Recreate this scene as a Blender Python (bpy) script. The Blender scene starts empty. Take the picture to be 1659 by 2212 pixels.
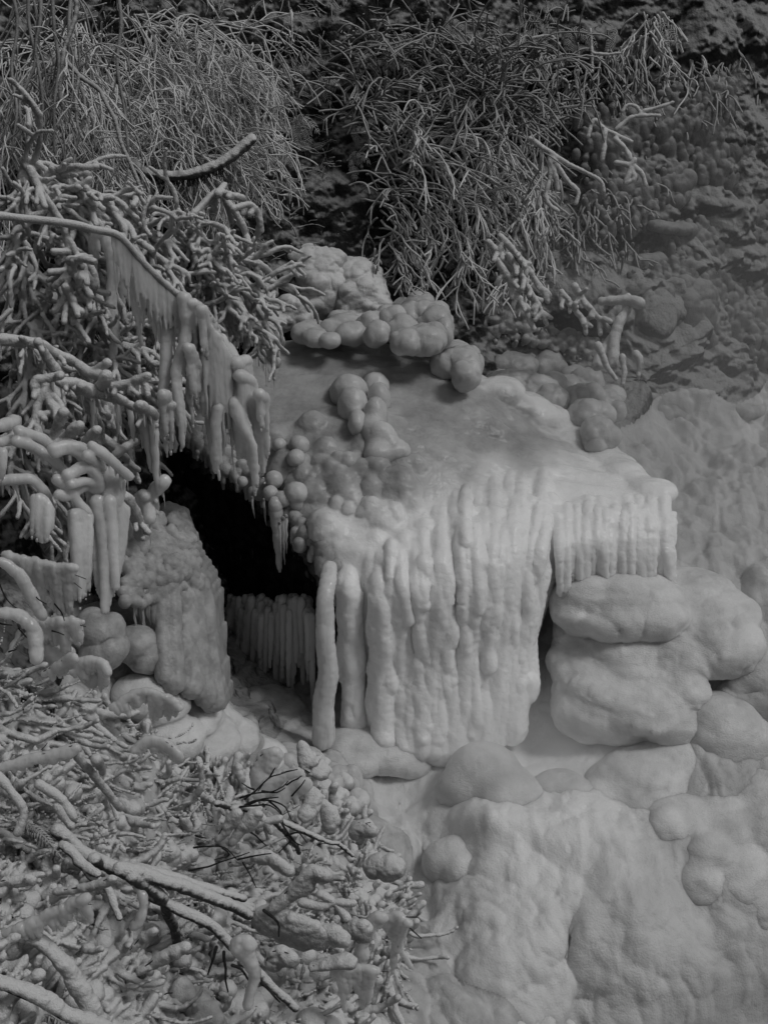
import bpy, math, random
import numpy as np
from math import radians as R
rs = np.random.RandomState(7)
random.seed(7)

# ------------------------------------------------------------------ camera, sky, sun, exposure
sc = bpy.context.scene
C = bpy.context.collection
TH = R(25.0); CT, ST = math.cos(TH), math.sin(TH)
CAMZ = 6.2; F = 2808.0; U0, V0 = 829.5, 1106.0
cam = bpy.data.cameras.new('camera'); camo = bpy.data.objects.new('camera', cam); C.objects.link(camo)
camo.location = (0, 0, CAMZ); camo.rotation_euler = (R(90) - TH, 0, 0)
cam.sensor_fit = 'VERTICAL'; cam.sensor_height = 36; cam.lens = 36 * F / 2212.0
cam.clip_start = 0.1; cam.clip_end = 500
sc.camera = camo
sc.view_settings.view_transform = 'Standard'; sc.view_settings.look = 'None'
sc.view_settings.exposure = -0.62; sc.view_settings.gamma = 1
SUN_EL, SUN_AZ = R(54), R(112)      # azimuth clockwise from +Y
w = bpy.data.worlds.new('World'); sc.world = w; w.use_nodes = True
nt = w.node_tree; bg = nt.nodes['Background']
sky = nt.nodes.new('ShaderNodeTexSky'); sky.sky_type = 'NISHITA'; sky.sun_disc = False
sky.sun_elevation = SUN_EL; sky.sun_rotation = SUN_AZ; sky.dust_density = 4; sky.air_density = 2
bw = nt.nodes.new('ShaderNodeRGBToBW')
nt.links.new(sky.outputs[0], bw.inputs[0]); nt.links.new(bw.outputs[0], bg.inputs[0]); bg.inputs[1].default_value = 0.045
sun = bpy.data.lights.new('sun', 'SUN'); sun.energy = 1.5; sun.angle = R(14); suno = bpy.data.objects.new('sun', sun); C.objects.link(suno)
sd = np.array([math.sin(SUN_AZ) * math.cos(SUN_EL), math.cos(SUN_AZ) * math.cos(SUN_EL), math.sin(SUN_EL)])
from mathutils import Vector
suno.rotation_euler = Vector(sd).to_track_quat('Z', 'Y').to_euler()
suno.location = (0, 0, 12)

# ------------------------------------------------------------------ picture coordinates -> places
def W(u, v, d):
    u = np.asarray(u, float); v = np.asarray(v, float); d = np.asarray(d, float)
    X = (u - U0) / F * d; Y = -(v - V0) / F * d
    return np.stack([X, d * CT + Y * ST, CAMZ - d * ST + Y * CT], -1)
def dz(v, z):                                  # depth at which this row meets height z
    return (CAMZ - z) / (ST + (v - V0) / F * CT)
def dy(v, y):
    return y / (CT - (v - V0) / F * ST)
def proj(p):
    p = np.asarray(p); x, y, z = p[..., 0], p[..., 1], p[..., 2] - CAMZ
    d = y * CT - z * ST; Y = y * ST + z * CT
    return U0 + x / d * F, V0 - Y / d * F, d
class RBF:
    def __init__(s, P, val, smooth=1e-3):
        s.P = np.asarray(P, float) / 1000; val = np.asarray(val, float); n = len(s.P)
        r = np.linalg.norm(s.P[:, None] - s.P[None], axis=-1)
        K = s.k(r) + np.eye(n) * smooth
        A = np.zeros((n + 3, n + 3)); A[:n, :n] = K; A[:n, n] = 1; A[:n, n + 1:] = s.P; A[n:, :n] = A[:n, n:].T
        s.w = np.linalg.solve(A, np.concatenate([val, [0, 0, 0]]))
    @staticmethod
    def k(r): return r
    def __call__(s, u, v):
        q = np.stack([np.asarray(u, float), np.asarray(v, float)], -1) / 1000; sh = q.shape[:-1]; q = q.reshape(-1, 2)
        out = np.zeros(len(q)); n = len(s.P)
        for i in range(n):
            out += s.w[i] * s.k(np.hypot(q[:, 0] - s.P[i, 0], q[:, 1] - s.P[i, 1]))
        return (out + s.w[n] + q @ s.w[n + 1:]).reshape(sh)
def ctrl(lst):
    P = [(a[0], a[1]) for a in lst]
    D = [dz(a[1], a[3]) if a[2] == 'z' else dy(a[1], a[3]) if a[2] == 'y' else a[3] for a in lst]
    return RBF(P, D)
def ZC(x0, y0, wd, pts):                        # pixel in an enlarged crop -> picture coordinates
    return [((x0 + p[0] * wd / 1659.0) * .8295, (y0 + p[1] * wd / 1659.0) * .8295) + tuple(p[2:]) for p in pts]

# ------------------------------------------------------------------ noise
def _h(ix, iy, iz, s):
    h = (ix.astype(np.int64) * 374761393 + iy.astype(np.int64) * 668265263 + iz.astype(np.int64) * 2147483647 + s * 974711) & 0xffffffff
    h = ((h ^ (h >> 13)) * 1274126177) & 0xffffffff
    h = ((h ^ (h >> 16)) * 2246822519) & 0xffffffff
    return ((h ^ (h >> 15)) & 0xffffff) / float(0x1000000)
def vnoise(p, s=0):
    i = np.floor(p).astype(np.int64); f = p - i; f = f * f * f * (f * (f * 6 - 15) + 10); o = 0
    for a in (0, 1):
        for b in (0, 1):
            for c in (0, 1):
                wt = (f[:, 0] if a else 1 - f[:, 0]) * (f[:, 1] if b else 1 - f[:, 1]) * (f[:, 2] if c else 1 - f[:, 2])
                o = o + wt * _h(i[:, 0] + a, i[:, 1] + b, i[:, 2] + c, s)
    return o * 2 - 1
def fbm(p, s=0, o=4):
    r = 0; a = 1.0; t = 0
    for k in range(o):
        r = r + a * vnoise(p * 2 ** k + 17.3 * k, s + k); t += a; a *= .5
    return r / t
def bumps(p, s=0, rad=.95):                      # rounded lumps packed together
    i = np.floor(p).astype(np.int64); best = np.full(len(p), 9.0)
    for a in (-1, 0, 1):
        for b in (-1, 0, 1):
            for c in (-1, 0, 1):
                x, y, z = i[:, 0] + a, i[:, 1] + b, i[:, 2] + c
                sz = .75 + .5 * _h(x, y, z, s + 3)
                d = ((x + _h(x, y, z, s) - p[:, 0]) ** 2 + (y + _h(x, y, z, s + 1) - p[:, 1]) ** 2 + (z + _h(x, y, z, s + 2) - p[:, 2]) ** 2) / sz ** 2
                best = np.minimum(best, d)
    return np.sqrt(np.clip(1 - best / rad ** 2, 0, 1))
def sstep(a, b, x):
    t = np.clip((x - a) / (b - a), 0, 1); return t * t * (3 - 2 * t)

# ------------------------------------------------------------------ mesh buffers
def ico(n):
    t = (1 + 5 ** .5) / 2
    v = [(-1, t, 0), (1, t, 0), (-1, -t, 0), (1, -t, 0), (0, -1, t), (0, 1, t), (0, -1, -t), (0, 1, -t), (t, 0, -1), (t, 0, 1), (-t, 0, -1), (-t, 0, 1)]
    f = [(0, 11, 5), (0, 5, 1), (0, 1, 7), (0, 7, 10), (0, 10, 11), (1, 5, 9), (5, 11, 4), (11, 10, 2), (10, 7, 6), (7, 1, 8), (3, 9, 4), (3, 4, 2), (3, 2, 6), (3, 6, 8), (3, 8, 9), (4, 9, 5), (2, 4, 11), (6, 2, 10), (8, 6, 7), (9, 8, 1)]
    v = [np.array(x) / np.linalg.norm(x) for x in v]
    for _ in range(n):
        c = {}; g = []
        def m(a, b):
            k = (min(a, b), max(a, b))
            if k not in c:
                q = v[a] + v[b]; v.append(q / np.linalg.norm(q)); c[k] = len(v) - 1
            return c[k]
        for a, b, d in f:
            x, y, z = m(a, b), m(b, d), m(d, a); g += [(a, x, z), (b, y, x), (d, z, y), (x, y, z)]
        f = g
    return np.array(v), np.array(f)
ICO = [ico(0), ico(1), ico(2), ico(3)]
def unit(v): return v / (np.linalg.norm(v, axis=-1, keepdims=True) + 1e-12)
def resample(pts, step):
    pts = np.asarray(pts, float)
    if len(pts) > 2:                            # Catmull-Rom
        P = np.vstack([2 * pts[0] - pts[1], pts, 2 * pts[-1] - pts[-2]]); o = []
        for i in range(1, len(P) - 2):
            n = max(2, int(np.linalg.norm(P[i + 1, :3] - P[i, :3]) / step) + 1)
            t = np.linspace(0, 1, n, endpoint=False)[:, None]
            o.append(.5 * (2 * P[i] + (P[i + 1] - P[i - 1]) * t + (2 * P[i - 1] - 5 * P[i] + 4 * P[i + 1] - P[i + 2]) * t ** 2 + (3 * P[i] - P[i - 1] - 3 * P[i + 1] + P[i + 2]) * t ** 3))
        return np.vstack(o + [pts[-1:]])
    n = max(2, int(np.linalg.norm(pts[1, :3] - pts[0, :3]) / step) + 1); t = np.linspace(0, 1, n + 1)[:, None]
    return pts[0] * (1 - t) + pts[1] * t
class Buf:
    def __init__(s): s.v = []; s.f3 = []; s.f4 = []; s.n = 0
    def add(s, v, f):
        if len(f) and len(f[0]) == 3: s.f3.append(np.asarray(f) + s.n)
        elif len(f): s.f4.append(np.asarray(f) + s.n)
        s.v.append(np.asarray(v, float)); s.n += len(v)
    def blob(s, c, r, lvl=2, rot=None):
        v, f = ICO[lvl]; v = v * np.asarray(r, float)
        if rot is not None: v = v @ np.asarray(rot).T
        s.add(v + np.asarray(c), f)
    def tube(s, pts, rad, k=6, flat=None, cap=True):
        """flat=(a, b): cross-section squashed to a along the side and b along 'up'."""
        pts = np.asarray(pts, float); n = len(pts)
        rad = np.broadcast_to(np.asarray(rad, float), (n,)).copy()
        if cap:                                  # rounded ends
            t0 = unit(pts[0] - pts[1]); t1 = unit(pts[-1] - pts[-2])
            pts = np.vstack([pts[0] + t0 * rad[0] * .95, pts[0] + t0 * rad[0] * .65, pts, pts[-1] + t1 * rad[-1] * .65, pts[-1] + t1 * rad[-1] * .95])
            rad = np.concatenate([[rad[0] * .2, rad[0] * .75], rad, [rad[-1] * .75, rad[-1] * .2]]); n += 4
        T = unit(np.gradient(pts, axis=0)); up = np.array([0, 0, 1.]) if abs(T[:, 2]).mean() < .8 else np.array([.3, 1., 0])
        A = unit(np.cross(T, up)); B = np.cross(A, T)
        a = np.arange(k) / k * 2 * math.pi; fa, fb = flat if flat else (1, 1)
        ring = A[:, None] * np.cos(a)[None, :, None] * fa + B[:, None] * np.sin(a)[None, :, None] * fb
        v = (pts[:, None] + ring * rad[:, None, None]).reshape(-1, 3)
        i = np.arange(n - 1)[:, None] * k; j = np.arange(k)[None]; j2 = (j + 1) % k
        q = np.stack([i + j, i + k + j, i + k + j2, i + j2], -1).reshape(-1, 4)
        s.add(v, q)
        if cap:
            s.f3.append(np.array([(0, q1, (q1 + 1)) for q1 in range(1, k - 1)])[:, ::1] + s.n - len(v))
            b = (n - 1) * k; s.f3.append(np.array([(b, b + q1 + 1, b + q1) for q1 in range(1, k - 1)]) + s.n - len(v))
    def arrays(s):
        v = np.vstack(s.v); f3 = np.vstack(s.f3) if s.f3 else np.zeros((0, 3), int); f4 = np.vstack(s.f4) if s.f4 else np.zeros((0, 4), int)
        return v, f3, f4
def mesh(name, v, f3, f4, smooth=True):
    me = bpy.data.meshes.new(name); n3, n4 = len(f3), len(f4)
    me.vertices.add(len(v)); me.vertices.foreach_set('co', np.ascontiguousarray(v, np.float32).ravel())
    li = np.concatenate([np.asarray(f3, np.int32).ravel(), np.asarray(f4, np.int32).ravel()])
    me.loops.add(len(li)); me.loops.foreach_set('vertex_index', li)
    me.polygons.add(n3 + n4)
    me.polygons.foreach_set('loop_start', np.concatenate([np.arange(n3) * 3, n3 * 3 + np.arange(n4) * 4]).astype(np.int32))
    me.update(calc_edges=True)
    if smooth: me.polygons.foreach_set('use_smooth', np.ones(n3 + n4, bool))
    me.validate(); return me
def base(o, parent):
    if parent is not None: o.parent = parent
def obj(name, b, mat, parent=None, **kw):
    """a Buf (or mesh) -> one object; world-space vertices, so a parent Empty keeps its own place through the inverse"""
    me = b if isinstance(b, bpy.types.Mesh) else mesh(name, *b.arrays())
    me.materials.clear(); me.materials.append(mat)
    o = bpy.data.objects.new(name, me); C.objects.link(o)
    if parent is not None:
        o.parent = parent
        q = parent; L = Vector((0, 0, 0))
        while q is not None: L += q.location; q = q.parent
        o.location = -L + Vector((0, 0, 0)); 
    tagp(o, **kw); return o
def tagp(o, label=None, cat=None, group=None, kind=None):
    if label: o['label'] = label
    if cat: o['category'] = cat
    if group: o['group'] = group
    if kind: o['kind'] = kind
def thing(name, loc, label, cat, group=None):
    o = bpy.data.objects.new(name, None); C.objects.link(o); o.location = tuple(float(x) for x in loc); o.empty_display_size = .1
    tagp(o, label, cat, group); return o
def remesh(b, vox, smooth=2, disp=None, coarse=0, csm=8):
    me = mesh('tmp', *b.arrays()) if isinstance(b, Buf) else b
    o = bpy.data.objects.new('tmp', me); C.objects.link(o)
    if coarse:                                   # fuse on a coarser grid first so that joins turn soft
        m0 = o.modifiers.new('r0', 'REMESH'); m0.mode = 'VOXEL'; m0.voxel_size = vox * coarse
        m1 = o.modifiers.new('s0', 'SMOOTH'); m1.iterations = csm; m1.factor = .6
    m = o.modifiers.new('r', 'REMESH'); m.mode = 'VOXEL'; m.voxel_size = vox
    if smooth:
        m2 = o.modifiers.new('s', 'SMOOTH'); m2.iterations = smooth; m2.factor = .5
    dg = bpy.context.evaluated_depsgraph_get(); out = bpy.data.meshes.new_from_object(o.evaluated_get(dg))
    bpy.data.objects.remove(o); bpy.data.meshes.remove(me)
    n = len(out.vertices)
    if disp and n:
        v = np.empty(n * 3, np.float32); out.vertices.foreach_get('co', v); v = v.reshape(-1, 3).astype(float)
        nn = np.empty(n * 3, np.float32); out.vertex_normals.foreach_get('vector', nn); nn = nn.reshape(-1, 3)
        v = v + nn * disp(v, nn)[:, None]
        out.vertices.foreach_set('co', v.astype(np.float32).ravel()); out.update()
    out.polygons.foreach_set('use_smooth', np.ones(len(out.polygons), bool))
    return out

# ------------------------------------------------------------------ materials
def mat(name, c0, c1, rough=.45, sss=0., scale=6, bump=.15, bscale=90, frost=None, spec=.4, stretch=(1, 1, 1), b2=0, b2scale=20, sssr=.03, ior=1.31, white=0):
    m = bpy.data.materials.new(name); m.use_nodes = True; t = m.node_tree; N = t.nodes.new; L = t.links.new
    p = t.nodes['Principled BSDF']; p.inputs['Roughness'].default_value = rough; p.inputs['IOR'].default_value = ior
    p.inputs['Specular IOR Level'].default_value = spec
    tc = N('ShaderNodeTexCoord'); mp = N('ShaderNodeMapping'); L(tc.outputs['Object'], mp.inputs[0]); mp.inputs['Scale'].default_value = stretch
    n1 = N('ShaderNodeTexNoise'); n1.inputs['Scale'].default_value = scale; n1.inputs['Detail'].default_value = 7; n1.inputs['Roughness'].default_value = .6; L(mp.outputs[0], n1.inputs[0])
    cr = N('ShaderNodeValToRGB'); cr.color_ramp.elements[0].position = .35; cr.color_ramp.elements[1].position = .65
    cr.color_ramp.elements[0].color = (c0, c0, c0, 1); cr.color_ramp.elements[1].color = (c1, c1, c1, 1); L(n1.outputs[0], cr.inputs[0])
    col = cr.outputs[0]
    n2 = N('ShaderNodeTexNoise'); n2.inputs['Scale'].default_value = bscale; n2.inputs['Detail'].default_value = 4; L(mp.outputs[0], n2.inputs[0])
    if frost:                                    # (colour, threshold, softness, noise amount): rime lies on faces that look up
        g = N('ShaderNodeNewGeometry'); sx = N('ShaderNodeSeparateXYZ'); L(g.outputs['Normal'], sx.inputs[0])
        n3 = N('ShaderNodeTexNoise'); n3.inputs['Scale'].default_value = frost[4] if len(frost) > 4 else 25; n3.inputs['Detail'].default_value = 6; L(tc.outputs['Object'], n3.inputs[0])
        a = N('ShaderNodeMath'); a.operation = 'MULTIPLY_ADD'; L(n3.outputs[0], a.inputs[0]); a.inputs[1].default_value = frost[3]; L(sx.outputs[2], a.inputs[2])
        at = N('ShaderNodeAttribute'); at.attribute_name = 'frost'
        ad = N('ShaderNodeMath'); ad.operation = 'ADD'; L(a.outputs[0], ad.inputs[0]); L(at.outputs['Fac'], ad.inputs[1])
        mr = N('ShaderNodeMapRange'); mr.interpolation_type = 'SMOOTHSTEP'; L(ad.outputs[0], mr.inputs[0]); mr.inputs[1].default_value = frost[1]; mr.inputs[2].default_value = frost[1] + frost[2]
        mx = N('ShaderNodeMix'); mx.data_type = 'RGBA'; L(mr.outputs[0], mx.inputs[0]); L(col, mx.inputs[6]); f = frost[0]; mx.inputs[7].default_value = (f, f, f, 1); col = mx.outputs[2]
        mrr = N('ShaderNodeMapRange'); L(mr.outputs[0], mrr.inputs[0]); mrr.inputs[3].default_value = rough; mrr.inputs[4].default_value = .75; L(mrr.outputs[0], p.inputs['Roughness'])
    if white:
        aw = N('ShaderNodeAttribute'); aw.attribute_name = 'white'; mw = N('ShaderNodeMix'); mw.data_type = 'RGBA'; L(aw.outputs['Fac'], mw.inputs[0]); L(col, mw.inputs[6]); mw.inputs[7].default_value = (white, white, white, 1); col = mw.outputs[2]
    L(col, p.inputs['Base Color'])
    if sss:
        p.inputs['Subsurface Weight'].default_value = sss; p.inputs['Subsurface Radius'].default_value = (1, 1, 1); p.inputs['Subsurface Scale'].default_value = sssr
        p.subsurface_method = 'RANDOM_WALK'
    bp = N('ShaderNodeBump'); bp.inputs['Strength'].default_value = 1; bp.inputs['Distance'].default_value = bump * .011; L(n2.outputs[0], bp.inputs['Height'])
    if b2:
        n4 = N('ShaderNodeTexNoise'); n4.inputs['Scale'].default_value = b2scale; n4.inputs['Detail'].default_value = 3; L(mp.outputs[0], n4.inputs[0])
        bq = N('ShaderNodeBump'); bq.inputs['Strength'].default_value = 1; bq.inputs['Distance'].default_value = b2 * .05; L(n4.outputs[0], bq.inputs['Height']); L(bq.outputs[0], bp.inputs['Normal'])
    L(bp.outputs[0], p.inputs['Normal']); return m
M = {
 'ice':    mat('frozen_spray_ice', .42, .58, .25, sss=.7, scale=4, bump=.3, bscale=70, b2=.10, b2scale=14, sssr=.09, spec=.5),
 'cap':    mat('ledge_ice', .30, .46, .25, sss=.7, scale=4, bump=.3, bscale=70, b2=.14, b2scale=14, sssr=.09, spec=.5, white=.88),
 'beads':  mat('wet_dark_beads', .05, .16, .3, scale=9, bump=.3, bscale=60, spec=.3),
 'veil':   mat('pale_frosted_twig', .32, .6, .6, scale=30, bump=.5, bscale=140, frost=(.78, .0, .8, .5, 60), spec=.2),
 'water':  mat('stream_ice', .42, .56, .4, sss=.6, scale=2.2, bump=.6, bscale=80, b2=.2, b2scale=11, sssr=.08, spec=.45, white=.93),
 'folds':  mat('layered_fold_ice', .56, .78, .3, sss=.6, scale=3, bump=.6, bscale=80, b2=.2, b2scale=11, stretch=(1, 1, 2), sssr=.08, spec=.45),
 'curtain': mat('icicle_ice', .5, .68, .16, sss=.8, scale=7, bump=.25, bscale=60, stretch=(1, 1, .25), b2=.1, b2scale=16, sssr=.12, spec=.6),
 'glaze':  mat('dull_glaze_ice', .28, .46, .3, sss=.5, scale=9, bump=.4, bscale=80, sssr=.05, spec=.5),
 'rime':   mat('rimed_ice', .30, .46, .42, sss=.4, scale=12, bump=.8, bscale=120, frost=(.70, .15, .8, .5, 60), sssr=.04),
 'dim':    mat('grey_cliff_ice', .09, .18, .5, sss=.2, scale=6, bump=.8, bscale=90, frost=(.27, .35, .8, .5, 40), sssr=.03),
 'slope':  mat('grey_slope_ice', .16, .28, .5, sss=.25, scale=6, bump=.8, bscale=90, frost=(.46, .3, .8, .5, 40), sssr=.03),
 'bough':  mat('snow_topped_bark', .04, .09, .6, scale=25, bump=.8, bscale=110, frost=(.7, .1, .5, .5, 70)),
 'bank':   mat('rimed_bank_ice', .36, .58, .42, sss=.45, scale=6, bump=.6, bscale=90, b2=.12, b2scale=16, sssr=.06, spec=.4),
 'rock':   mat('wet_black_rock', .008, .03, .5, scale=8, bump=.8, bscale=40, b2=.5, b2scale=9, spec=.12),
 'hill':   mat('rimed_rock_and_soil', .010, .035, .75, scale=9, bump=1.2, bscale=50, b2=.6, b2scale=12, frost=(.30, .62, .7, .85, 30), spec=.15),
 'twig':   mat('frosted_twig', .12, .26, .6, scale=30, bump=.5, bscale=140, frost=(.48, .0, .8, .5, 60), spec=.2),
 'bark':   mat('dark_wet_bark', .02, .05, .6, scale=30, bump=.5, bscale=150, spec=.25),
 'fern':   mat('frosted_fern', .16, .28, .6, scale=30, bump=.3, bscale=150, frost=(.42, .1, .6, .4, 60), spec=.2),
}

# ------------------------------------------------------------------ terrain: one continuous surface in three pieces
TC = [  # u, v, how, value, zone  (S stream, B icy bank, H hillside, K beaded cliff)
 (1200,2600,'z',-.35,'S'),(1659,2600,'z',-.5,'S'),(2060,2600,'z',-.6,'S'),(2060,2212,'z',-.2,'S'),(1659,2212,'z',-.15,'S'),(1450,2212,'z',.1,'S'),(1250,2212,'z',.15,'S'),(1000,2212,'z',.45,'B'),
 (1200,1930,'z',.66,'S'),(1400,1900,'z',.78,'S'),(1040,2000,'z',.5,'S'),(1060,1760,'z',.92,'S'),(1250,1730,'z',.92,'S'),(860,1750,'z',.62,'S'),(880,1950,'z',.32,'S'),(930,1850,'z',.5,'S'),(830,1650,'z',.75,'S'),
 (1150,1620,'z',.8,'S'),(1100,1530,'z',.85,'S'),(1659,1900,'z',.6,'S'),(1659,1650,'z',1.0,'S'),(1500,1700,'z',.95,'S'),(1400,1600,'z',.95,'S'),(1659,1450,'z',1.35,'S'),(1550,1270,'z',1.6,'S'),(1659,1200,'z',1.7,'S'),
 (1500,1030,'z',1.9,'S'),(1659,1000,'z',1.9,'S'),(1450,950,'z',2.05,'S'),(1659,890,'z',2.1,'S'),(2060,1700,'z',.8,'S'),(2060,1200,'z',1.6,'S'),(2060,900,'z',2.0,'S'),
 (1000,1350,'y',8.7,'S'),(900,1000,'y',9.6,'S'),(1300,1050,'y',9.2,'S'),(1200,1350,'y',8.4,'S'),
 (560,1570,'z',.95,'H'),(500,1470,'z',1.0,'H'),(640,1600,'z',.85,'B'),(560,1300,'y',9.4,'H'),(450,1050,'y',9.6,'H'),(700,1300,'y',9.2,'H'),
 (250,1420,'z',2.0,'B'),(400,1500,'z',1.5,'B'),(480,1580,'z',1.25,'B'),(600,1660,'z',1.05,'B'),(720,1720,'z',.85,'B'),(800,1870,'z',.7,'B'),(850,2010,'z',.5,'B'),(950,2120,'z',.45,'B'),
 (400,1720,'z',1.55,'B'),(600,1850,'z',1.1,'B'),(400,2000,'z',1.3,'B'),(650,2050,'z',.85,'B'),(400,2212,'z',1.1,'B'),(700,2212,'z',.7,'B'),(0,2212,'z',2.0,'B'),(0,1900,'z',2.2,'B'),(200,1900,'z',1.8,'B'),(0,1500,'z',2.7,'H'),(200,1600,'z',2.15,'B'),
 (0,2600,'z',1.7,'B'),(500,2600,'z',.7,'B'),(-450,2600,'z',2.5,'B'),(-450,1800,'z',3.0,'B'),(-450,1000,'y',6.9,'H'),(-450,0,'y',8.5,'H'),
 (0,1200,'y',6.9,'H'),(180,1200,'y',7.6,'H'),(320,1250,'y',8.3,'H'),(0,1000,'y',7.6,'H'),(0,700,'y',8.4,'H'),(0,300,'y',9.2,'H'),(0,-100,'y',9.9,'H'),(300,1000,'y',8.7,'H'),(300,700,'y',9.4,'H'),(500,750,'y',9.9,'H'),(600,600,'y',10.2,'H'),
 (300,300,'y',10.2,'H'),(600,200,'y',10.9,'H'),(800,0,'y',11.5,'H'),(800,650,'y',10.4,'H'),(1000,700,'y',10.6,'H'),(1000,300,'y',11.3,'H'),(1200,810,'y',10.6,'H'),(1300,500,'y',11.2,'H'),(1400,700,'y',10.9,'K'),(1600,800,'y',11.2,'K'),
 (1600,400,'y',11.9,'K'),(1500,600,'y',11.5,'K'),(1600,0,'y',12.6,'K'),(1300,0,'y',12.2,'H'),(1350,860,'y',10.7,'K'),(600,-300,'y',11.9,'H'),(1200,-300,'y',12.8,'H'),(2060,-300,'y',13.1,'K'),(2060,500,'y',11.9,'K'),(1250,650,'y',10.9,'K'),
]
terr = ctrl(TC)
def zone_w(u, v):
    q = np.stack([u, v], -1); W_ = {k: np.zeros(len(u)) for k in 'SBHK'}
    for a in TC:
        W_[a[4]] += 1 / (((q - (a[0], a[1])) ** 2).sum(-1) + 900) ** 2
    t = sum(W_.values()); return {k: x / t for k, x in W_.items()}
def T(u, v, lift=0.):                            # point on the ground under a picture position, lifted toward +Z
    p = W(u, v, terr(u, v)); p = np.array(p); p[..., 2] += lift; return p

def axis(a0, a, b, b1, st, co):
    return np.concatenate([np.arange(a0, a, co), np.arange(a, b, st), np.arange(b, b1 + co, co)])
ua = axis(-450, -60, 1720, 2050, 3.2, 14); va = axis(-280, -60, 2270, 2600, 3.2, 14)
UU, VV = np.meshgrid(ua, va); nu, nv = len(ua), len(va)
DD = terr(UU, VV)
for (bu, bv, ru, rv, h, an) in [(1010,1960,100,120,.22,0),(1180,1930,170,120,.16,.2),(1330,1990,130,170,.14,.5),(1120,2090,120,100,.12,0),(1470,2060,120,150,.16,.4),(1290,1810,160,60,.10,0),(1560,2120,100,150,.12,.3),
    (1060,1760,150,50,.12,0),(1400,1880,60,160,-.12,-.5),(1240,2120,50,140,-.10,-.3),(1230,2010,30,120,-.08,.4),(1500,1960,40,150,-.10,-.5),(1600,1020,70,50,.10,0),(1520,1180,80,60,.12,0),(1620,1130,60,80,.10,0),(1500,960,90,30,.06,0),(1590,1250,70,60,.1,0)]:
    du = (UU - bu) * math.cos(an) + (VV - bv) * math.sin(an); dv = -(UU - bu) * math.sin(an) + (VV - bv) * math.cos(an)
    DD = DD - .8 * h * np.exp(-(du / ru) ** 2 - (dv / rv) ** 2)
Pt = W(UU, VV, DD)
def grid_normals(P):
    gu = np.gradient(P, axis=1); gv = np.gradient(P, axis=0); return unit(np.cross(gv, gu))
Nt = grid_normals(Pt)
if (Nt[nv // 2, nu // 2] @ np.array([0, -CT, ST])) < 0: Nt = -Nt
p = Pt.reshape(-1, 3); nrm = Nt.reshape(-1, 3); u = UU.ravel(); v = VV.ravel()
wz = zone_w(u + 40 * vnoise(p * 2.1, 5), v + 40 * vnoise(p * 2.1, 6))
wp = p + .06 * np.stack([vnoise(p * 4, 31), vnoise(p * 4, 32), vnoise(p * 4, 33)], -1)
big = bumps(wp * (1.6, 1.6, 1.6), 11); med = bumps(wp * 4.5, 12); sm = bumps(wp * 11, 13); bead = bumps(wp * 20, 14); rough = fbm(p * 3, 15, 6)
dS = .16 * big + .06 * med * (.25 + .75 * sstep(-.3, .4, vnoise(p * 1.2, 41))) + .010 * sm + .06 * fbm(p * (1.5, 1.5, .8), 42, 3) + .045 * bumps(wp * (7, 7, 3.5), 44) + .016 * bumps(wp * (16, 16, 8), 45) + .02 * fbm(p * (10, 3, 3), 43, 2)
dB = .28 * big + .15 * med + .05 * sm + .02 * rough
dH = .16 * rough + .05 * med + .018 * sm + .01 * bead
dK = .16 * rough + .16 * bumps(wp * (5, 5, 4), 16) + .09 * bumps(wp * (11, 11, 9), 17) + .03 * bumps(wp * 22, 18) + .12 * np.abs(vnoise(p * (1.3, 1.3, 4), 19))
p2 = p + nrm * (wz['S'] * (1 - .75 * np.exp(-((u - 1130) / 170) ** 2 - ((v - 1620) / 60) ** 2)) * (dS - .18) * (1 + .9 * sstep(1350, 1000, v)) + wz['B'] * (dB - .3) + wz['H'] * dH + wz['K'] * dK)[:, None]
P3 = p2.reshape(nv, nu, 3)
zi = np.stack([wz['S'], wz['B'], wz['H'] + wz['K']], -1).argmax(-1).reshape(nv, nu)
idx = np.arange(nv * nu).reshape(nv, nu)
Q = np.stack([idx[:-1, :-1], idx[1:, :-1], idx[1:, 1:], idx[:-1, 1:]], -1).reshape(-1, 4); zq = zi[:-1, :-1].ravel()
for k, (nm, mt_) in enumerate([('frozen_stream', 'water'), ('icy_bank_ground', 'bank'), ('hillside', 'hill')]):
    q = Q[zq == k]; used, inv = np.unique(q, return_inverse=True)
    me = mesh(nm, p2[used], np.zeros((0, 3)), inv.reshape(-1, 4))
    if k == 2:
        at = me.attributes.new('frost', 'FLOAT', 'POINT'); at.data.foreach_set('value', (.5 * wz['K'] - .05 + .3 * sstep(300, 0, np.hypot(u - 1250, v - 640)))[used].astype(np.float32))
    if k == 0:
        hw = np.exp(-((u - 1130) / 260) ** 2 - ((v - 1640) / 110) ** 2) + .62 * np.exp(-((u - 1150) / 330) ** 2 - ((v - 1900) / 260) ** 2) + .3 * np.exp(-((u - 900) / 160) ** 2 - ((v - 1680) / 120) ** 2)  # whiter spray ice by the pool; its glow and the far shade painted in
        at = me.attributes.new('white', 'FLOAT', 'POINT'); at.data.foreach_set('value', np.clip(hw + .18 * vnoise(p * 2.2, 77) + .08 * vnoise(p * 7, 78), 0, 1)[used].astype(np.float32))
    obj(nm, me, M[mt_], kind='structure')

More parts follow.
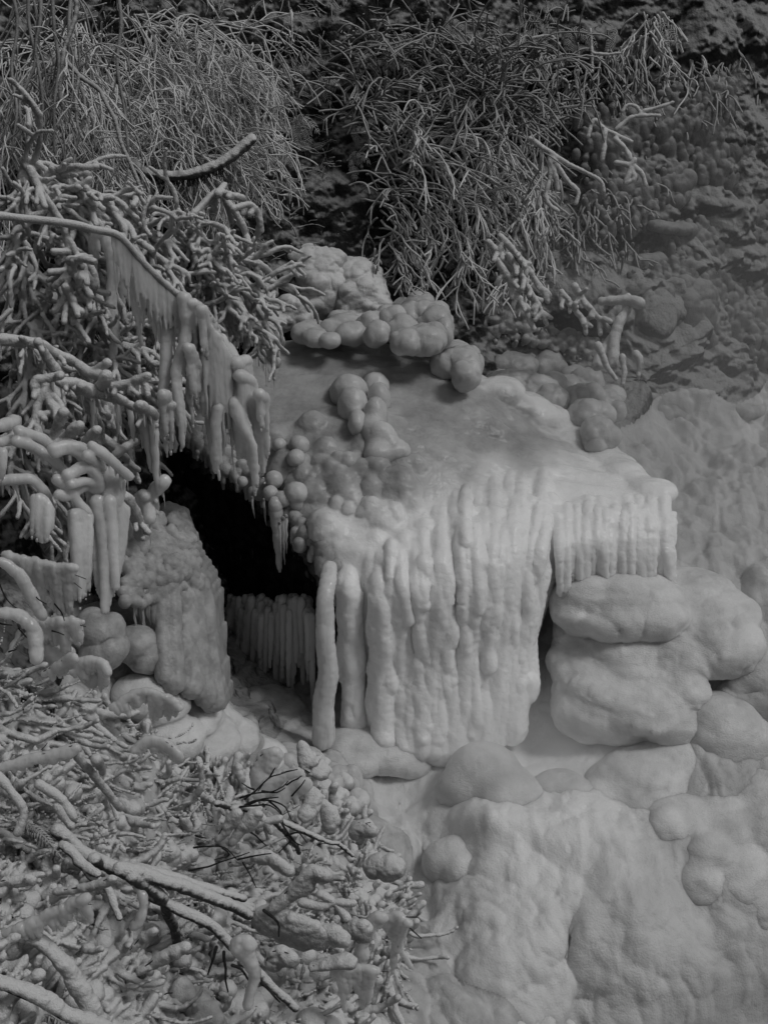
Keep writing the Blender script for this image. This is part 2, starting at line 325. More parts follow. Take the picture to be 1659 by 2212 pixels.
# ------------------------------------------------------------------ closed slabs with a traced outline
def inside(poly, u, v):
    c = np.zeros(u.shape, bool); n = len(poly)
    for i in range(n):
        x1, y1 = poly[i]; x2, y2 = poly[(i + 1) % n]
        if y1 == y2: continue
        c ^= ((y1 > v) != (y2 > v)) & (u < (x2 - x1) * (v - y1) / (y2 - y1) + x1)
    return c
def edge_dist(poly, u, v):
    d = np.full(u.shape, 1e9); n = len(poly)
    for i in range(n):
        a = np.array(poly[i], float); b = np.array(poly[(i + 1) % n], float); ab = b - a
        t = np.clip(((u - a[0]) * ab[0] + (v - a[1]) * ab[1]) / (ab @ ab), 0, 1)
        d = np.minimum(d, np.hypot(u - a[0] - t * ab[0], v - a[1] - t * ab[1]))
    return d
def slab(b, poly, dep, step=7, roll=40, depth_roll=.15, thick=.5, push=(0, 1, -.35)):
    poly = [tuple(map(float, q)) for q in poly]
    us = np.arange(min(q[0] for q in poly), max(q[0] for q in poly) + step, step); vs = np.arange(min(q[1] for q in poly), max(q[1] for q in poly) + step, step)
    A, B = np.meshgrid(us, vs); m = inside(poly, A, B); ed = edge_dist(poly, A, B)
    t = np.clip(ed / roll, 0, 1); d = dep(A, B) + depth_roll * (1 - np.sqrt(1 - (1 - t) ** 2))
    f = W(A, B, d); g = W(A, B, dep(A, B) + depth_roll) + unit(np.array(push, float)) * thick
    c = m[:-1, :-1] & m[1:, :-1] & m[1:, 1:] & m[:-1, 1:]
    n = A.size; I = np.arange(n).reshape(A.shape)
    qi = np.stack([I[:-1, :-1], I[1:, :-1], I[1:, 1:], I[:-1, 1:]], -1)[c]
    V = np.vstack([f.reshape(-1, 3), g.reshape(-1, 3)])
    F4 = [qi, qi[:, ::-1] + n]
    E = {}
    for q in qi:
        for k in range(4):
            e = (q[k], q[(k + 1) % 4])
            if (e[1], e[0]) in E: del E[(e[1], e[0])]
            else: E[e] = 1
    F4.append(np.array([(e[1], e[0], e[0] + n, e[1] + n) for e in E]))
    F4 = np.vstack(F4); used, inv = np.unique(F4, return_inverse=True)
    b.add(V[used], inv.reshape(-1, 4))

# ------------------------------------------------------------------ the ledge
LC = [(780,735,'z',3.1),(600,800,'z',3.0),(450,860,'z',2.95),(900,760,'z',3.05),(1050,810,'z',2.95),(1000,1000,'z',2.62),(800,900,'z',2.88),(930,1110,'y',8.12),(1060,1060,'y',8.45),(860,1140,'y',7.98),(1000,1080,'y',8.25),(1130,1060,'y',8.5),(650,1000,'z',2.65),(560,1040,'z',2.5),(700,1170,'z',2.32),(800,1100,'z',2.45),
 (1200,1000,'z',2.5),(1330,1000,'z',2.4),(1250,900,'z',2.5),(1430,1080,'z',2.35),(1200,1070,'z',2.38),
 (870,1290,'y',7.58),(1000,1290,'y',7.62),(760,1270,'y',7.7),(1000,1220,'y',7.72),(1100,1220,'y',7.8),(1200,1190,'y',7.98),(1300,1175,'y',8.1),(1440,1180,'y',8.2),(870,1210,'y',7.74),(1000,1150,'y',7.92),(1100,1130,'y',8.06),(1300,1100,'y',8.3),
 (870,1600,'y',7.5),(1040,1600,'y',7.55),(1110,1560,'y',7.62),(1180,1370,'y',7.95),(1000,1350,'y',7.66),(1100,1350,'y',7.75),(1200,1240,'y',8.02),(1300,1220,'y',8.15),(1450,1260,'y',8.25),(760,1570,'y',7.65),(740,1400,'y',7.7)]
led = ctrl(LC)
cap_poly = [(330,900),(420,840),(560,745),(700,722),(780,733),(900,742),(960,775),(1050,812),(1150,870),(1240,930),(1330,1000),(1400,1045),(1432,1080),(1448,1130),(1448,1240),(1400,1244),(1350,1232),(1260,1222),(1232,1232),(1186,1300),(1156,1400),(1128,1500),(1100,1574),(1040,1622),(885,1630),(860,1620),(800,1600),(742,1575),(735,1400),(733,1270),(700,1240),(668,1170),(610,1100),(540,1045),(460,1000),(390,960)]
b = Buf(); slab(b, cap_poly, led, step=7, roll=70, depth_roll=.26, thick=.5)
_m = remesh(b, .03, 22); b = Buf()
_v = np.empty(len(_m.vertices) * 3, np.float32); _m.vertices.foreach_get('co', _v); _f = np.empty(len(_m.polygons) * 4, np.int32)
assert len(_m.loops) == len(_f); _m.loops.foreach_get('vertex_index', _f); b.add(_v.reshape(-1, 3), _f.reshape(-1, 4))
def onl(u, v, off=0.):                           # point on the ledge
    return W(u, v, led(u, v) + off)
rr = np.random.RandomState(3)
# the second ridge behind, with the flow line between
for k in range(60):
    t = rr.uniform(0, 1); u_ = 1060 + 360 * t; v_ = 835 + 230 * t ** 1.1 + rr.uniform(-8, 8); r1 = rr.uniform(.05, .1)
    b.blob(onl(u_, v_, .09), (r1 * 1.8, r1 * 1.6, r1 * .8))
# edge of the thin upper ice sheet
for k in range(50):
    t = k / 49; u_ = 930 + 150 * t + 10 * math.sin(k); v_ = 810 + 130 * t ** .8; b.blob(onl(u_, v_, .035), (.08, .07, .045))
for k in range(46):                               # lobes of the lower shelf, left of the white flow
    u_, v_ = [(870,1010),(880,1060),(870,1100),(800,1130),(740,1080),(700,1050),(660,1080),(640,1020),(620,990),(720,1140),(840,1080),(800,1020),(790,985),(700,990),(650,950),(580,960)][k % 16]
    u_ += rr.uniform(-28, 28); v_ += rr.uniform(-22, 22); r1 = rr.uniform(.06, .15); b.blob(onl(u_, v_, .075), (r1, r1 * .9, r1 * rr.uniform(.9, 1.6)))
# rounded shoulder where the cap turns over
for k in range(50):
    t = rr.uniform(0, 1); u_ = 735 + 470 * t; v_ = 1210 - 130 * t + rr.uniform(-25, 50); r1 = rr.uniform(.04, .09)
    b.blob(onl(u_, v_, .035), (r1 * 1.1, r1, r1 * 1.1))
_m = remesh(b, .02, 12); b = Buf()
_v = np.empty(len(_m.vertices) * 3, np.float32); _m.vertices.foreach_get('co', _v); _f = np.empty(len(_m.polygons) * 4, np.int32)
_m.loops.foreach_get('vertex_index', _f); b.add(_v.reshape(-1, 3), _f.reshape(-1, 4))
# flowing ribs over the front wall
rr = np.random.RandomState(3)
tops = [(790,1225),(850,1200),(905,1168),(950,1140),(1000,1112),(1045,1095),(1085,1086),(1120,1082),(1160,1082),(1195,1085)]
bots = [(800,1585),(880,1605),(925,1610),(965,1610),(1005,1606),(1040,1600),(1075,1580),(1105,1555),(1120,1520),(1142,1440)]
for k in range(64):
    u_ = rr.uniform(600, 880); v_ = rr.uniform(max(960, 1010 - (u_ - 600) * .1), 1150); r1 = rr.uniform(.04, .09)
    if v_ > 1040 + (u_ - 600) * .45: continue
    b.blob(onl(u_, v_, .03), (r1, r1 * .9, r1 * rr.uniform(1, 1.7)))
def lane(t, wob=0):
    t = t * (len(tops) - 1); k = min(int(t), len(tops) - 2); f = t - k
    return np.array(tops[k], float) * (1 - f) + np.array(tops[k + 1]) * f, np.array(bots[k], float) * (1 - f) + np.array(bots[k + 1]) * f
for i in range(15):                               # wide folds
    a, c = lane((i + rr.uniform(-.25, .25) + .3) / 15); ss = np.linspace(-.22, 1.03, 12)
    uu = a[0] + (c[0] - a[0]) * ss + 9 * np.sin(ss * 4 + i * 2); v_ = a[1] + (c[1] - a[1]) * ss
    pts = resample(onl(uu, v_, -.005 + .12 * np.exp(-(ss + .22) * 6)), .04); m_ = len(pts); x_ = np.linspace(0, 1, m_)
    b.tube(pts, rr.uniform(.05, .075) * (.55 + .45 * sstep(0, .3, x_)) * (1 + .18 * np.sin(x_ * 11 + i * 2) + .35 * x_ ** 3), 10)
for i in range(150):                              # drips that start and end anywhere on the wall
    a, c = lane(rr.uniform(0, 1)); s0 = rr.uniform(-.15, .8); s1 = min(1.04, s0 + rr.uniform(.12, .5)); ss = np.linspace(s0, s1, 6)
    uu = a[0] + (c[0] - a[0]) * ss + 5 * np.sin(ss * 9 + i); v_ = a[1] + (c[1] - a[1]) * ss
    pts = resample(onl(uu, v_, -rr.uniform(.045, .085) + .12 * np.exp(-(ss - s0) * 14)), .03); m_ = len(pts); x_ = np.linspace(0, 1, m_)
    b.tube(pts, rr.uniform(.016, .042) * (.35 + .65 * sstep(0, .35, x_)) * (1 + .25 * np.sin(x_ * 9 + i)), 8)
for i in range(60):                               # foot of the curtain, spread on the ground
    a, c = lane(rr.uniform(0, 1)); r1 = rr.uniform(.035, .08); q = onl(c[0] + rr.uniform(-8, 8), c[1] + rr.uniform(-14, 10), -rr.uniform(0, .05)); b.blob(q - (0, 0, .03), (r1, r1, r1 * rr.uniform(.9, 1.8)))
# big pillars on the corner
for (ua_, va_, ub_, vb_, r0, r1, off) in [(752,1200,765,1590,.07,.095,-.03),(818,1205,830,1600,.06,.115,-.07),(862,1215,866,1622,.045,.08,-.03),(905,1400,915,1620,.04,.085,-.06)]:
    pts = resample(np.stack([onl(ua_ + (ub_ - ua_) * s_, va_ + (vb_ - va_) * s_, off + .16 * math.exp(-s_ * 14)) for s_ in np.linspace(0, 1, 14)]), .04)
    m_ = len(pts); rad = np.linspace(r0, r1, m_) * (1 + .1 * np.sin(np.linspace(0, 17, m_) + ua_)) * (.5 + .5 * sstep(0, .2, np.linspace(0, 1, m_))); b.tube(pts, rad * .8, 12)
    for q in range(7):
        an = q * .9 + ua_; o_ = np.stack([np.cos(an) * rad * .62, -abs(np.sin(an)) * rad * .62, 0 * rad], -1); i0 = rr.randint(0, m_ // 2); i1 = rr.randint(m_ // 2 + 2, m_)
        b.tube((pts + o_)[i0:i1], (rad * rr.uniform(.3, .5))[i0:i1] * (1 + .2 * np.sin(np.arange(i1 - i0) * .8 + q)), 8)
# straight curtain at the far end
for k in range(9):
    u_ = 1215 + 27 * k; pts = resample(np.stack([onl(u_, 1085, .08), onl(u_, 1125, .03), onl(u_, 1190, .0), onl(u_, 1255 + rr.uniform(-12, 12), .01)]), .04); b.tube(pts, rr.uniform(.04, .062) * np.linspace(1, .45, len(pts)), 10)
for k in range(46):
    u_ = 1205 + 247 * k / 45; vt = 1098 + rr.uniform(-14, 14); vb = 1290 - abs(rr.normal(0, 12))
    if 1232 < u_ < 1300: vb = rr.uniform(1235, 1280)
    pts = resample(np.stack([onl(u_, vt, .07), onl(u_, vt + 20, .02), onl(u_, (vt + vb) / 2, -.02), onl(u_ + 2, vb, -.01)]), .04); b.tube(pts + (0, rr.uniform(-.04, .0) , 0), rr.uniform(.45, 1.5) * np.linspace(.034, .008, len(pts)) * sstep(-.3, .25, np.linspace(0, 1, len(pts))), 8)
def disp_led(v, n):
    up = sstep(.2, .7, n[:, 2]); wv = v + .05 * np.stack([vnoise(v * 5, 1), vnoise(v * 5, 2), vnoise(v * 5, 3)], -1)
    ribs = bumps(wv * (9, 9, 2.6), 21)
    return (1 - up) * (.018 * ribs + .006 * fbm(v * 30, 22, 3)) + up * (.02 * fbm(v * (3, 9, 9), 23, 3) + .012 * bumps(wv * (4, 9, 9), 24)) + .003 * fbm(v * 60, 25, 2)
capm = remesh(b, .011, 2, disp_led)
ledge = thing('ice_ledge', onl(900, 1600), 'massive ice-sheathed rock ledge in the middle with a ribbed frozen curtain down its front', 'ice ledge')
_v = np.empty(len(capm.vertices) * 3, np.float32); capm.vertices.foreach_get('co', _v); _v = _v.reshape(-1, 3).astype(float)
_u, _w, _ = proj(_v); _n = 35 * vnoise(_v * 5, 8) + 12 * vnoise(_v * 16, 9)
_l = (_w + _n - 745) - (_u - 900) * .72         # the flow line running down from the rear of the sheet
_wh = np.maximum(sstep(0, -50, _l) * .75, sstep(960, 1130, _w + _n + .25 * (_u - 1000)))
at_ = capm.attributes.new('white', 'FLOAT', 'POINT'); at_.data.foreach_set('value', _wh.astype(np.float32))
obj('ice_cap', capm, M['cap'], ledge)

# black rock under the left rim
RC = [(330,920,'y',9.5),(460,1000,'y',9.15),(560,1060,'y',8.9),(680,1200,'y',8.3),(480,1310,'y',9.2),(660,1310,'y',8.4),(400,1130,'y',9.3),(560,1200,'y',8.95),(730,1300,'y',8.0)]
rk = ctrl(RC)
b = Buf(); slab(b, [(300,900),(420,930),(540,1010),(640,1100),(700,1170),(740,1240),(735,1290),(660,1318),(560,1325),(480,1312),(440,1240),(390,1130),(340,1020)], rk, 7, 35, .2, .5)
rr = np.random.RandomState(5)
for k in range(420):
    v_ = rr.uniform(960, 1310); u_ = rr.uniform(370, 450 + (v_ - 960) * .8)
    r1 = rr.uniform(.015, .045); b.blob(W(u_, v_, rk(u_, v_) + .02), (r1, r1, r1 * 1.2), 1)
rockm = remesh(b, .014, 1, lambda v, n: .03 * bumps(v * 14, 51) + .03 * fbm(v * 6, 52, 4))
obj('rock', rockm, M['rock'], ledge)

# ------------------------------------------------------------------ builders for ice forms and plants
def tubex(b, pts, ra, rb, side, k=8):
    """flattened tube: half-width rb along `side`, half-thickness ra across it, rounded ends"""
    pts = np.asarray(pts, float); n = len(pts); ra = np.broadcast_to(np.asarray(ra, float), (n,)); rb = np.broadcast_to(np.asarray(rb, float), (n,))
    Tn = unit(np.gradient(pts, axis=0)); B = unit(np.asarray(side, float) - (Tn * np.asarray(side, float)).sum(-1, keepdims=True) * Tn); A = np.cross(Tn, B)
    ex = np.array([.2, .7]); m0 = pts[0] - Tn[0] * rb[0] * .9 * np.array([[1.], [.7]]); m1 = pts[-1] + Tn[-1] * rb[-1] * .9 * np.array([[.7], [1.]])
    P = np.vstack([m0, pts, m1]); a_ = np.concatenate([ra[0] * ex, ra, ra[-1] * ex[::-1]]); b_ = np.concatenate([rb[0] * ex, rb, rb[-1] * ex[::-1]])
    A = np.vstack([A[:1], A[:1], A, A[-1:], A[-1:]]); B = np.vstack([B[:1], B[:1], B, B[-1:], B[-1:]])
    an = np.arange(k) / k * 2 * math.pi
    v = P[:, None] + A[:, None] * (np.cos(an)[None] * a_[:, None])[..., None] + B[:, None] * (np.sin(an)[None] * b_[:, None])[..., None]
    i = np.arange(n + 3)[:, None] * k; j = np.arange(k)[None]; j2 = (j + 1) % k
    s0 = b.n; b.add(v.reshape(-1, 3), np.stack([i + j, i + k + j, i + k + j2, i + j2], -1).reshape(-1, 4))
    e = (n + 3) * k
    b.f3.append(np.array([(0, q, q + 1) for q in range(1, k - 1)]) + s0); b.f3.append(np.array([(e, e + q + 1, e + q) for q in range(1, k - 1)]) + s0)
def icicle(b, p, L, r, g=None, k=6, sway=.01):
    g = rs if g is None else g; n = max(4, int(L / .03)); t = np.linspace(0, 1, n)
    ph = g.uniform(0, 6.28); pts = np.asarray(p) + np.stack([sway * t * math.cos(ph) + .003 * np.sin(t * 20 + ph), sway * t * math.sin(ph), -L * t], -1)
    b.tube(pts, r * (1 - t) ** .75 * (1 + .12 * np.sin(t * L * 120 + ph)) + .0018, k)
def pix(pts, d0, d1=None, jit=0.):
    """picture points (u, v[, depth]) -> world polyline, depth running evenly from d0 to d1"""
    P = [tuple(q) for q in pts]; n = len(P); d1 = d0 if d1 is None else d1
    return np.stack([W(q[0], q[1], q[2] if len(q) > 2 else d0 + (d1 - d0) * i / max(1, n - 1)) for i, q in enumerate(P)])
def knobby(b, pts, r0, r1, k=8, step=.03, lump=.12, seed=0, wob=.004):
    P = resample(pts, step); n = len(P); P = P + wob * np.stack([vnoise(P * 9, seed + q) for q in range(3)], -1)
    b.tube(P, np.linspace(r0, r1, n) * (1 + lump * vnoise(P * 28, seed + 9)), k); return P
def fringe(b, P, t0, t1, n, Lr, rr_, g, dens=1.):
    m = len(P)
    for i in range(n):
        t = t0 + (t1 - t0) * (i + g.uniform(0, 1)) / n; q = P[min(m - 1, int(t * (m - 1)))]
        icicle(b, q - (0, 0, .004), g.uniform(*Lr) * g.uniform(.5, 1), g.uniform(*rr_), g)
def rime_disp(a=.004, f=45, s=3, a2=.006, f2=14):
    return lambda v, n: a * 1.5 * fbm(v * f, s, 3) + a2 * 1.5 * bumps(v * f2, s + 5) + .6 * a2 * bumps(v * f2 * 2.3, s + 6)
def lump_disp(a, f, a2=.008, f2=16, a3=.002, dr=.006):
    def q(v, n):
        w_ = v + .05 * np.stack([vnoise(v * 5, 71), vnoise(v * 5, 72), vnoise(v * 5, 73)], -1)
        return a * bumps(w_ * f, 74) + a2 * bumps(w_ * f2, 75) + a3 * 1.4 * fbm(v * 50, 76, 3) + dr * bumps(w_ * (16, 16, 4.5), 77) + .3 * a * fbm(v * 3, 78, 2)
    return q

b = Buf(); slab(b, [(1110,1200),(1480,1190),(1480,1300),(1240,1420),(1200,1540),(1110,1570)], ctrl([(1110,1200,'y',8.5),(1480,1190,'y',8.9),(1480,1300,'y',8.85),(1240,1420,'y',8.55),(1200,1540,'y',8.3),(1110,1570,'y',8.2)]), 8, 30, .15, .4)  # black slab added behind the curtain, standing in for shade in slit and undercut
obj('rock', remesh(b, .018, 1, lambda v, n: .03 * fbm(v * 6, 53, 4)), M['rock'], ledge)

# ------------------------------------------------------------------ parts of the ledge
g = np.random.RandomState(21)
b = Buf()                                        # twin upright knobs on the top
for (u_, v_, ru, rv, o) in [(755,850,40,42,0),(762,880,32,45,0),(772,915,18,30,-.02),(745,845,30,30,.05)]:
    s_ = led(u_, v_) / F; b.blob(onl(u_, v_, -.05 + o), (ru * s_, .11, rv * s_))
obj('knob', remesh(b, .012, 4, lump_disp(.006, 8), 2, 14), M['ice'], ledge)
b = Buf()
for (u_, v_, ru, rv, o) in [(812,835,28,32,-.03),(818,865,24,40,-.04),(812,900,24,45,-.05),(822,950,34,40,-.04),(850,975,38,25,-.03),(815,985,30,28,-.03),(800,930,24,30,-.02)]:
    s_ = led(u_, v_) / F; b.blob(onl(u_, v_, o), (ru * s_, .09, rv * s_))
obj('knob', remesh(b, .012, 4, lump_disp(.008, 8), 2, 14), M['ice'], ledge)
for (u_, v_, r_) in [(646,962,19),(640,990,17),(592,1036,16),(640,1064,21),(604,962,12),(612,1078,15),(560,1012,10),(585,1065,13),(525,1040,8)]:
    s_ = led(u_, v_) / F; b = Buf(); b.blob(onl(u_, v_, -.1), (r_ * s_, r_ * s_, r_ * s_ * .95), 3)
    if r_ > 17: b.blob(onl(u_, v_ + 14, -.06), (r_ * s_ * .6, r_ * s_ * .6, r_ * s_ * 1.2), 2)
    obj('ice_ball', remesh(b, .008, 2, lump_disp(.003, 12)), M['ice'], ledge)
for (u_, v_, L, r_) in [(596,1090,.52,.034),(612,1120,.36,.014),(618,1115,.28,.012),(570,1080,.2,.01),(604,1130,.25,.01),(545,1075,.16,.009)]:
    b = Buf(); p_ = onl(u_, v_, -.12); icicle(b, p_, L, r_, g, 9); b.blob(p_, (r_ * 1.15, r_ * 1.15, r_ * 1.4), 2)
    obj('icicle', remesh(b, .006, 1, lump_disp(.003, 22)) if r_ > .015 else b, M['curtain'], ledge)
b = Buf(); rim = resample(np.array([(395,925),(430,965),(470,1000),(540,1040),(610,1100),(668,1170),(705,1235),(725,1290)], float), 3)
for k in range(900):
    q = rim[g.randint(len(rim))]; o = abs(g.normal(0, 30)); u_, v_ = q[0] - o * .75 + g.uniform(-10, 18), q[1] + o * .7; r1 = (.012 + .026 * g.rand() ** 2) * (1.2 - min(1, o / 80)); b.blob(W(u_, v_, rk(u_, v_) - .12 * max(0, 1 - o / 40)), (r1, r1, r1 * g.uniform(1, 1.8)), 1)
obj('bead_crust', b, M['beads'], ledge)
b = Buf()
for k in range(240):                              # pale beads and drips right on the lip
    q = rim[g.randint(len(rim))]; u_, v_ = q[0] + g.normal(6, 10), q[1] + g.normal(-4, 9); r1 = .014 + .03 * g.rand() ** 2; b.blob(onl(u_, v_, .03), (r1, r1, r1 * g.uniform(1, 1.6)), 2)
    if k % 3 == 0: icicle(b, onl(u_ - 6, v_ + 6, .03), g.uniform(.05, .16), .008, g, 5)
obj('lip_ice', remesh(b, .009, 1, lump_disp(.003, 20)), M['glaze'], ledge)
# free pillar and the shaded curtain in the hollow
def pillar(pts, r0, r1, n, seed):
    q = np.random.RandomState(seed); b = Buf(); P = resample(pts, .03)
    for k in range(n):
        a = k / n * 6.28; rad = np.linspace(r0, r1, len(P)); off = np.stack([np.cos(a) * rad * .6, np.sin(a) * rad * .6, rad * 0], -1)
        b.tube(P + off, rad * .55 * (1 + .15 * np.sin(np.arange(len(P)) * .5 + k)), 8)
    b.tube(P, np.linspace(r0, r1, len(P)) * .8, 10); return remesh(b, .01, 1, lump_disp(.008, 12, .006, 26, .003))
obj('ice_pillar', pillar(pix([(712,1225,8.58),(704,1290,8.45),(702,1360,8.5),(708,1450,8.6),(698,1530,8.7),(700,1600,8.8)], 8.45, 8.8), .036, .056, 7, 1), M['curtain'], ledge)
b = Buf()
for k in range(120):
    t = g.uniform(0, 1); u_ = 490 + 185 * t; d_ = 9.95 - .8 * t + g.uniform(-.05, .15); vt = 1312 + g.uniform(-24, 22); vb = vt + (150 + 95 * t) * g.uniform(.25, 1.05)
    L = (vb - vt) * d_ / F * 1.1; lean = -.08 * (1 - t); n = 8; tt = np.linspace(0, 1, n)
    P0 = W(u_, vt, d_); P = P0 + np.stack([lean * L * tt * 2, 0 * tt, -L * tt], -1); b.tube(P, g.uniform(.01, .024) * (1 - .8 * tt ** 1.5), 7)
obj('ice_curtain', remesh(b, .009, 1, lump_disp(.004, 18)), M['curtain'], ledge)
for k in range(26):                               # little icicles over the black rock
    v_ = g.uniform(1060, 1300); u_ = g.uniform(400 + (v_ - 1060) * .4, 560 + (v_ - 1060) * .5)
    b = Buf(); icicle(b, W(u_, v_, rk(u_, v_) - .02), g.uniform(.08, .22), g.uniform(.004, .008), g, 5); obj('icicle', b, M['beads'], ledge)

# ------------------------------------------------------------------ mounds, lumps and boulders
def fold_disp(k=1.):
    def q(v, n):
        w_ = v + .07 * np.stack([vnoise(v * 3.5, 7), vnoise(v * 3.5, 8), vnoise(v * 3.5, 9)], -1); up = .45 + .55 * sstep(-.1, .8, 1 - n[:, 2])
        return k * (.05 * bumps(w_ * (2.2, 3, 6), 81) + up * (.034 * bumps(w_ * (5.5, 5.5, 11), 82) + .014 * bumps(w_ * (12, 12, 20), 83)) + .008 * fbm(v * (16, 16, 6), 84, 3) - .04)
    return q
def mound(name, label, cat, blobs, m='water', vox=.014, disp=None, group=None, soft=9, sm=3, onto=None, sink=True, sat=5):
    """blobs: (u, v, half-width px, half-height px[, depth scale, towards]) sitting on the ground under that place"""
    b = Buf(); c = None
    for q in blobs:
        u_, v_, ru, rv = q[:4]; ky = q[4] if len(q) > 4 else 1.;  o = q[5] if len(q) > 5 else 0.
        d_ = (onto or terr)(u_, v_) - o; s_ = float(d_) / F; pt = W(u_, v_, d_)
        rb_ = max(ru, rv) * s_ * ky
        if onto is None and rv > 24 and sink: pt = pt + np.array([0, CT, -ST]) * rb_ * .25; b.blob(pt + (0, rb_ * .1, -rv * s_ * .55), (ru * s_ * 1.35, rb_ * 1.25, rv * s_ * .6), 2)
        b.blob(pt, (ru * s_, rb_, rv * s_), 3 if max(ru, rv) > 45 else 2)
        if c is None: c = pt
        rad3 = np.array([ru * s_, rb_, rv * s_]); gs = np.random.RandomState(int(u_ * 7 + v_) % 9999)
        for j in range(0 if onto is None and m in ('water', 'folds') else sat if onto is None else 14):
            dr = unit(gs.normal(0, 1, 3) + (0, -.5, .35)); b.blob(pt + dr * rad3 * .82, rad3.min() * gs.uniform(.2, .5) * np.array([1.15, 1.1, gs.uniform(.7, 1.2)]), 2)
    if onto is not None: soft = min(soft, 3)
    o = obj(name, remesh(b, vox if onto is None else vox * .85, sm, disp or lump_disp(.02, 5), 1.5 if onto is not None else 1.7, soft), M[m], None, label=label, cat=cat, group=group); return o
hm = [(1300,1265,70,22),(1250,1300,55,40),(1370,1285,70,25),(1330,1320,110,30),(1450,1290,80,20),(1440,1340,110,40),(1540,1330,90,35),(1270,1360,70,40),(1360,1390,110,50),(1250,1430,46,46),(1270,1440,80,50),(1380,1450,100,45),(1470,1410,90,45),(1560,1400,80,50),
      (1256,1500,54,52),(1300,1530,90,50),(1400,1510,80,50),(1460,1500,60,50),(1236,1545,34,40),(1275,1560,50,36),(1345,1562,60,40),(1440,1560,60,40),(1400,1480,60,50),(1330,1475,90,20,1,.12),(1390,1505,85,22,1,.1),(1400,1545,80,20,1,.1),(1280,1485,60,24,1,.1),(1300,1345,60,18,1,.1),(1480,1330,60,16,1,.1),(1560,1360,70,18,1,.08)]
mound('ice_mound', 'broad stack of rounded ice folds at the foot of the straight curtain', 'ice mound', [(q[0], q[1] - 8, q[2], q[3], 1, (q[5] if len(q) > 5 else 0) + .22) for q in hm + [(1255,1330,52,40,1,.30),(1330,1330,80,42,1,.27),(1410,1330,70,40,1,.25),(1232,1300,34,40,1,.3),(1275,1280,60,34,1,.34),(1340,1282,70,34,1,.32),(1405,1290,60,34,1,.28),(1245,1272,44,20),(1310,1262,60,20),(1420,1275,80,22),(1242,1335,34,46),(1500,1285,80,24)]], vox=.016, m='folds', sink=False, soft=10,
      disp=fold_disp(1.15))
mound('ice_mound', 'smooth grey dome of ice standing at the front edge of the misty pool', 'ice mound', [(1045,1680,80,68,1,.12),(1015,1698,60,48,1,.12),(1088,1702,66,40,1,.12),(1125,1712,44,26,1,.1),(985,1710,44,30,1,.1)], m='folds', disp=lump_disp(.012, 4, .008, 12), sink=False, sat=0)
mound('ice_mound', 'round bulging lump low beside the dark water channel', 'ice mound', [(962,1865,48,46,1,.14),(985,1850,46,40,1,.12),(1000,1880,50,50,1,.1)], m='folds', disp=lump_disp(.01, 4, .004, 12), sink=False)
mound('ice_mound', 'wide low hump of ice behind and right of the grey dome', 'ice mound', [(1400,1680,95,52,1,.04),(1335,1690,60,34),(1460,1650,80,55),(1380,1715,70,40),(1290,1712,44,16)], disp=fold_disp(.8), m='folds', soft=24)
mound('ice_mound', 'small flat lump between the grey dome and the wide low hump', 'ice mound', [(1215,1705,55,28),(1250,1720,50,25)], disp=fold_disp(.8), m='folds', soft=24)
mound('ice_mound', 'pointed grey hump in the mist below the layered folds', 'ice mound', [(1560,1570,85,62,1,.08),(1610,1590,70,45),(1500,1600,60,30)], disp=fold_disp(.8), m='folds', soft=24)
mound('ice_mound', 'large smooth ice shoulder cut by the right edge above the pointed hump', 'ice mound', [(1660,1470,80,80),(1700,1500,110,90),(1620,1500,60,40)], disp=fold_disp(.8), m='folds', soft=24)
lumps = [(1580,1810,45,40),(1650,1800,60,60),(1530,1850,50,50),(1600,1880,60,50),(1480,1760,60,30),(1560,1760,60,30),(1420,1730,50,25),(1650,1720,70,45),(1590,1920,50,50),(1510,1900,45,40),(1640,1960,50,60),(1440,1790,40,40)]
mound('ice_mound', 'bulging cluster of knobs on the slope by the right edge under the pointed hump', 'ice mound', lumps, disp=fold_disp(.8), m='folds', soft=24)
mound('ice_lump', 'low pale lump at the foot of the ribbed curtain beside the free pillar', 'ice lump', [(790,1615,56,30,1,.2),(845,1632,50,28,1,.18),(745,1612,36,26,1,.2),(885,1645,40,20,1,.12),(820,1600,40,24,1,.22),(770,1640,50,24,1,.15)], m='folds', sink=False, soft=8, disp=lump_disp(.035, 6, .012, 13))
mound('ice_mound', 'lumpy apron of ice spreading from the foot of the bead-crusted boulder', 'ice mound', [(400,1545,70,40,1,.35),(460,1560,50,44,1,.3),(340,1520,60,36,1,.4),(500,1600,50,36,1,.25),(430,1600,80,40,1,.2),(550,1640,60,36,1,.15),(300,1500,50,34,1,.4),(360,1590,70,40,1,.2)], m='folds', sink=False, soft=8, disp=fold_disp(1.1))
mound('ice_lump', 'dull slab-shaped lump with a drip-lined underside behind the ledge under the beaded slope', 'ice lump', [(1420,862,62,30),(1400,855,50,22),(1455,868,40,34),(1450,895,30,25),(1380,850,30,20)], m='glaze', disp=lump_disp(.02, 8))
mound('ice_lump', 'rounded lump tucked against the right end of the dull slab-shaped lump', 'ice lump', [(1510,895,32,30),(1495,880,26,26),(1530,905,20,20)], m='glaze', disp=lump_disp(.02, 8))
mound('ice_lump', 'shallow pale lump at the far edge of the stream flat, right of the slab-shaped lump', 'ice lump', [(1570,865,50,18),(1600,880,50,18),(1540,860,30,14),(1500,850,30,20),(1480,840,22,16)], m='glaze', disp=lump_disp(.03, 8))
snow = [(1262,810,22,24),(1240,830,30,30),(1262,840,34,34),(1225,845,28,22),(1262,880,46,40),(1268,915,44,40),(1290,945,30,34),(1235,880,36,34),(1305,880,26,34),(1320,860,16,20),(1330,890,14,16)]
onb = lambda u_, v_: terr(1262, 860) - .25 - .0022 * (v_ - 860)
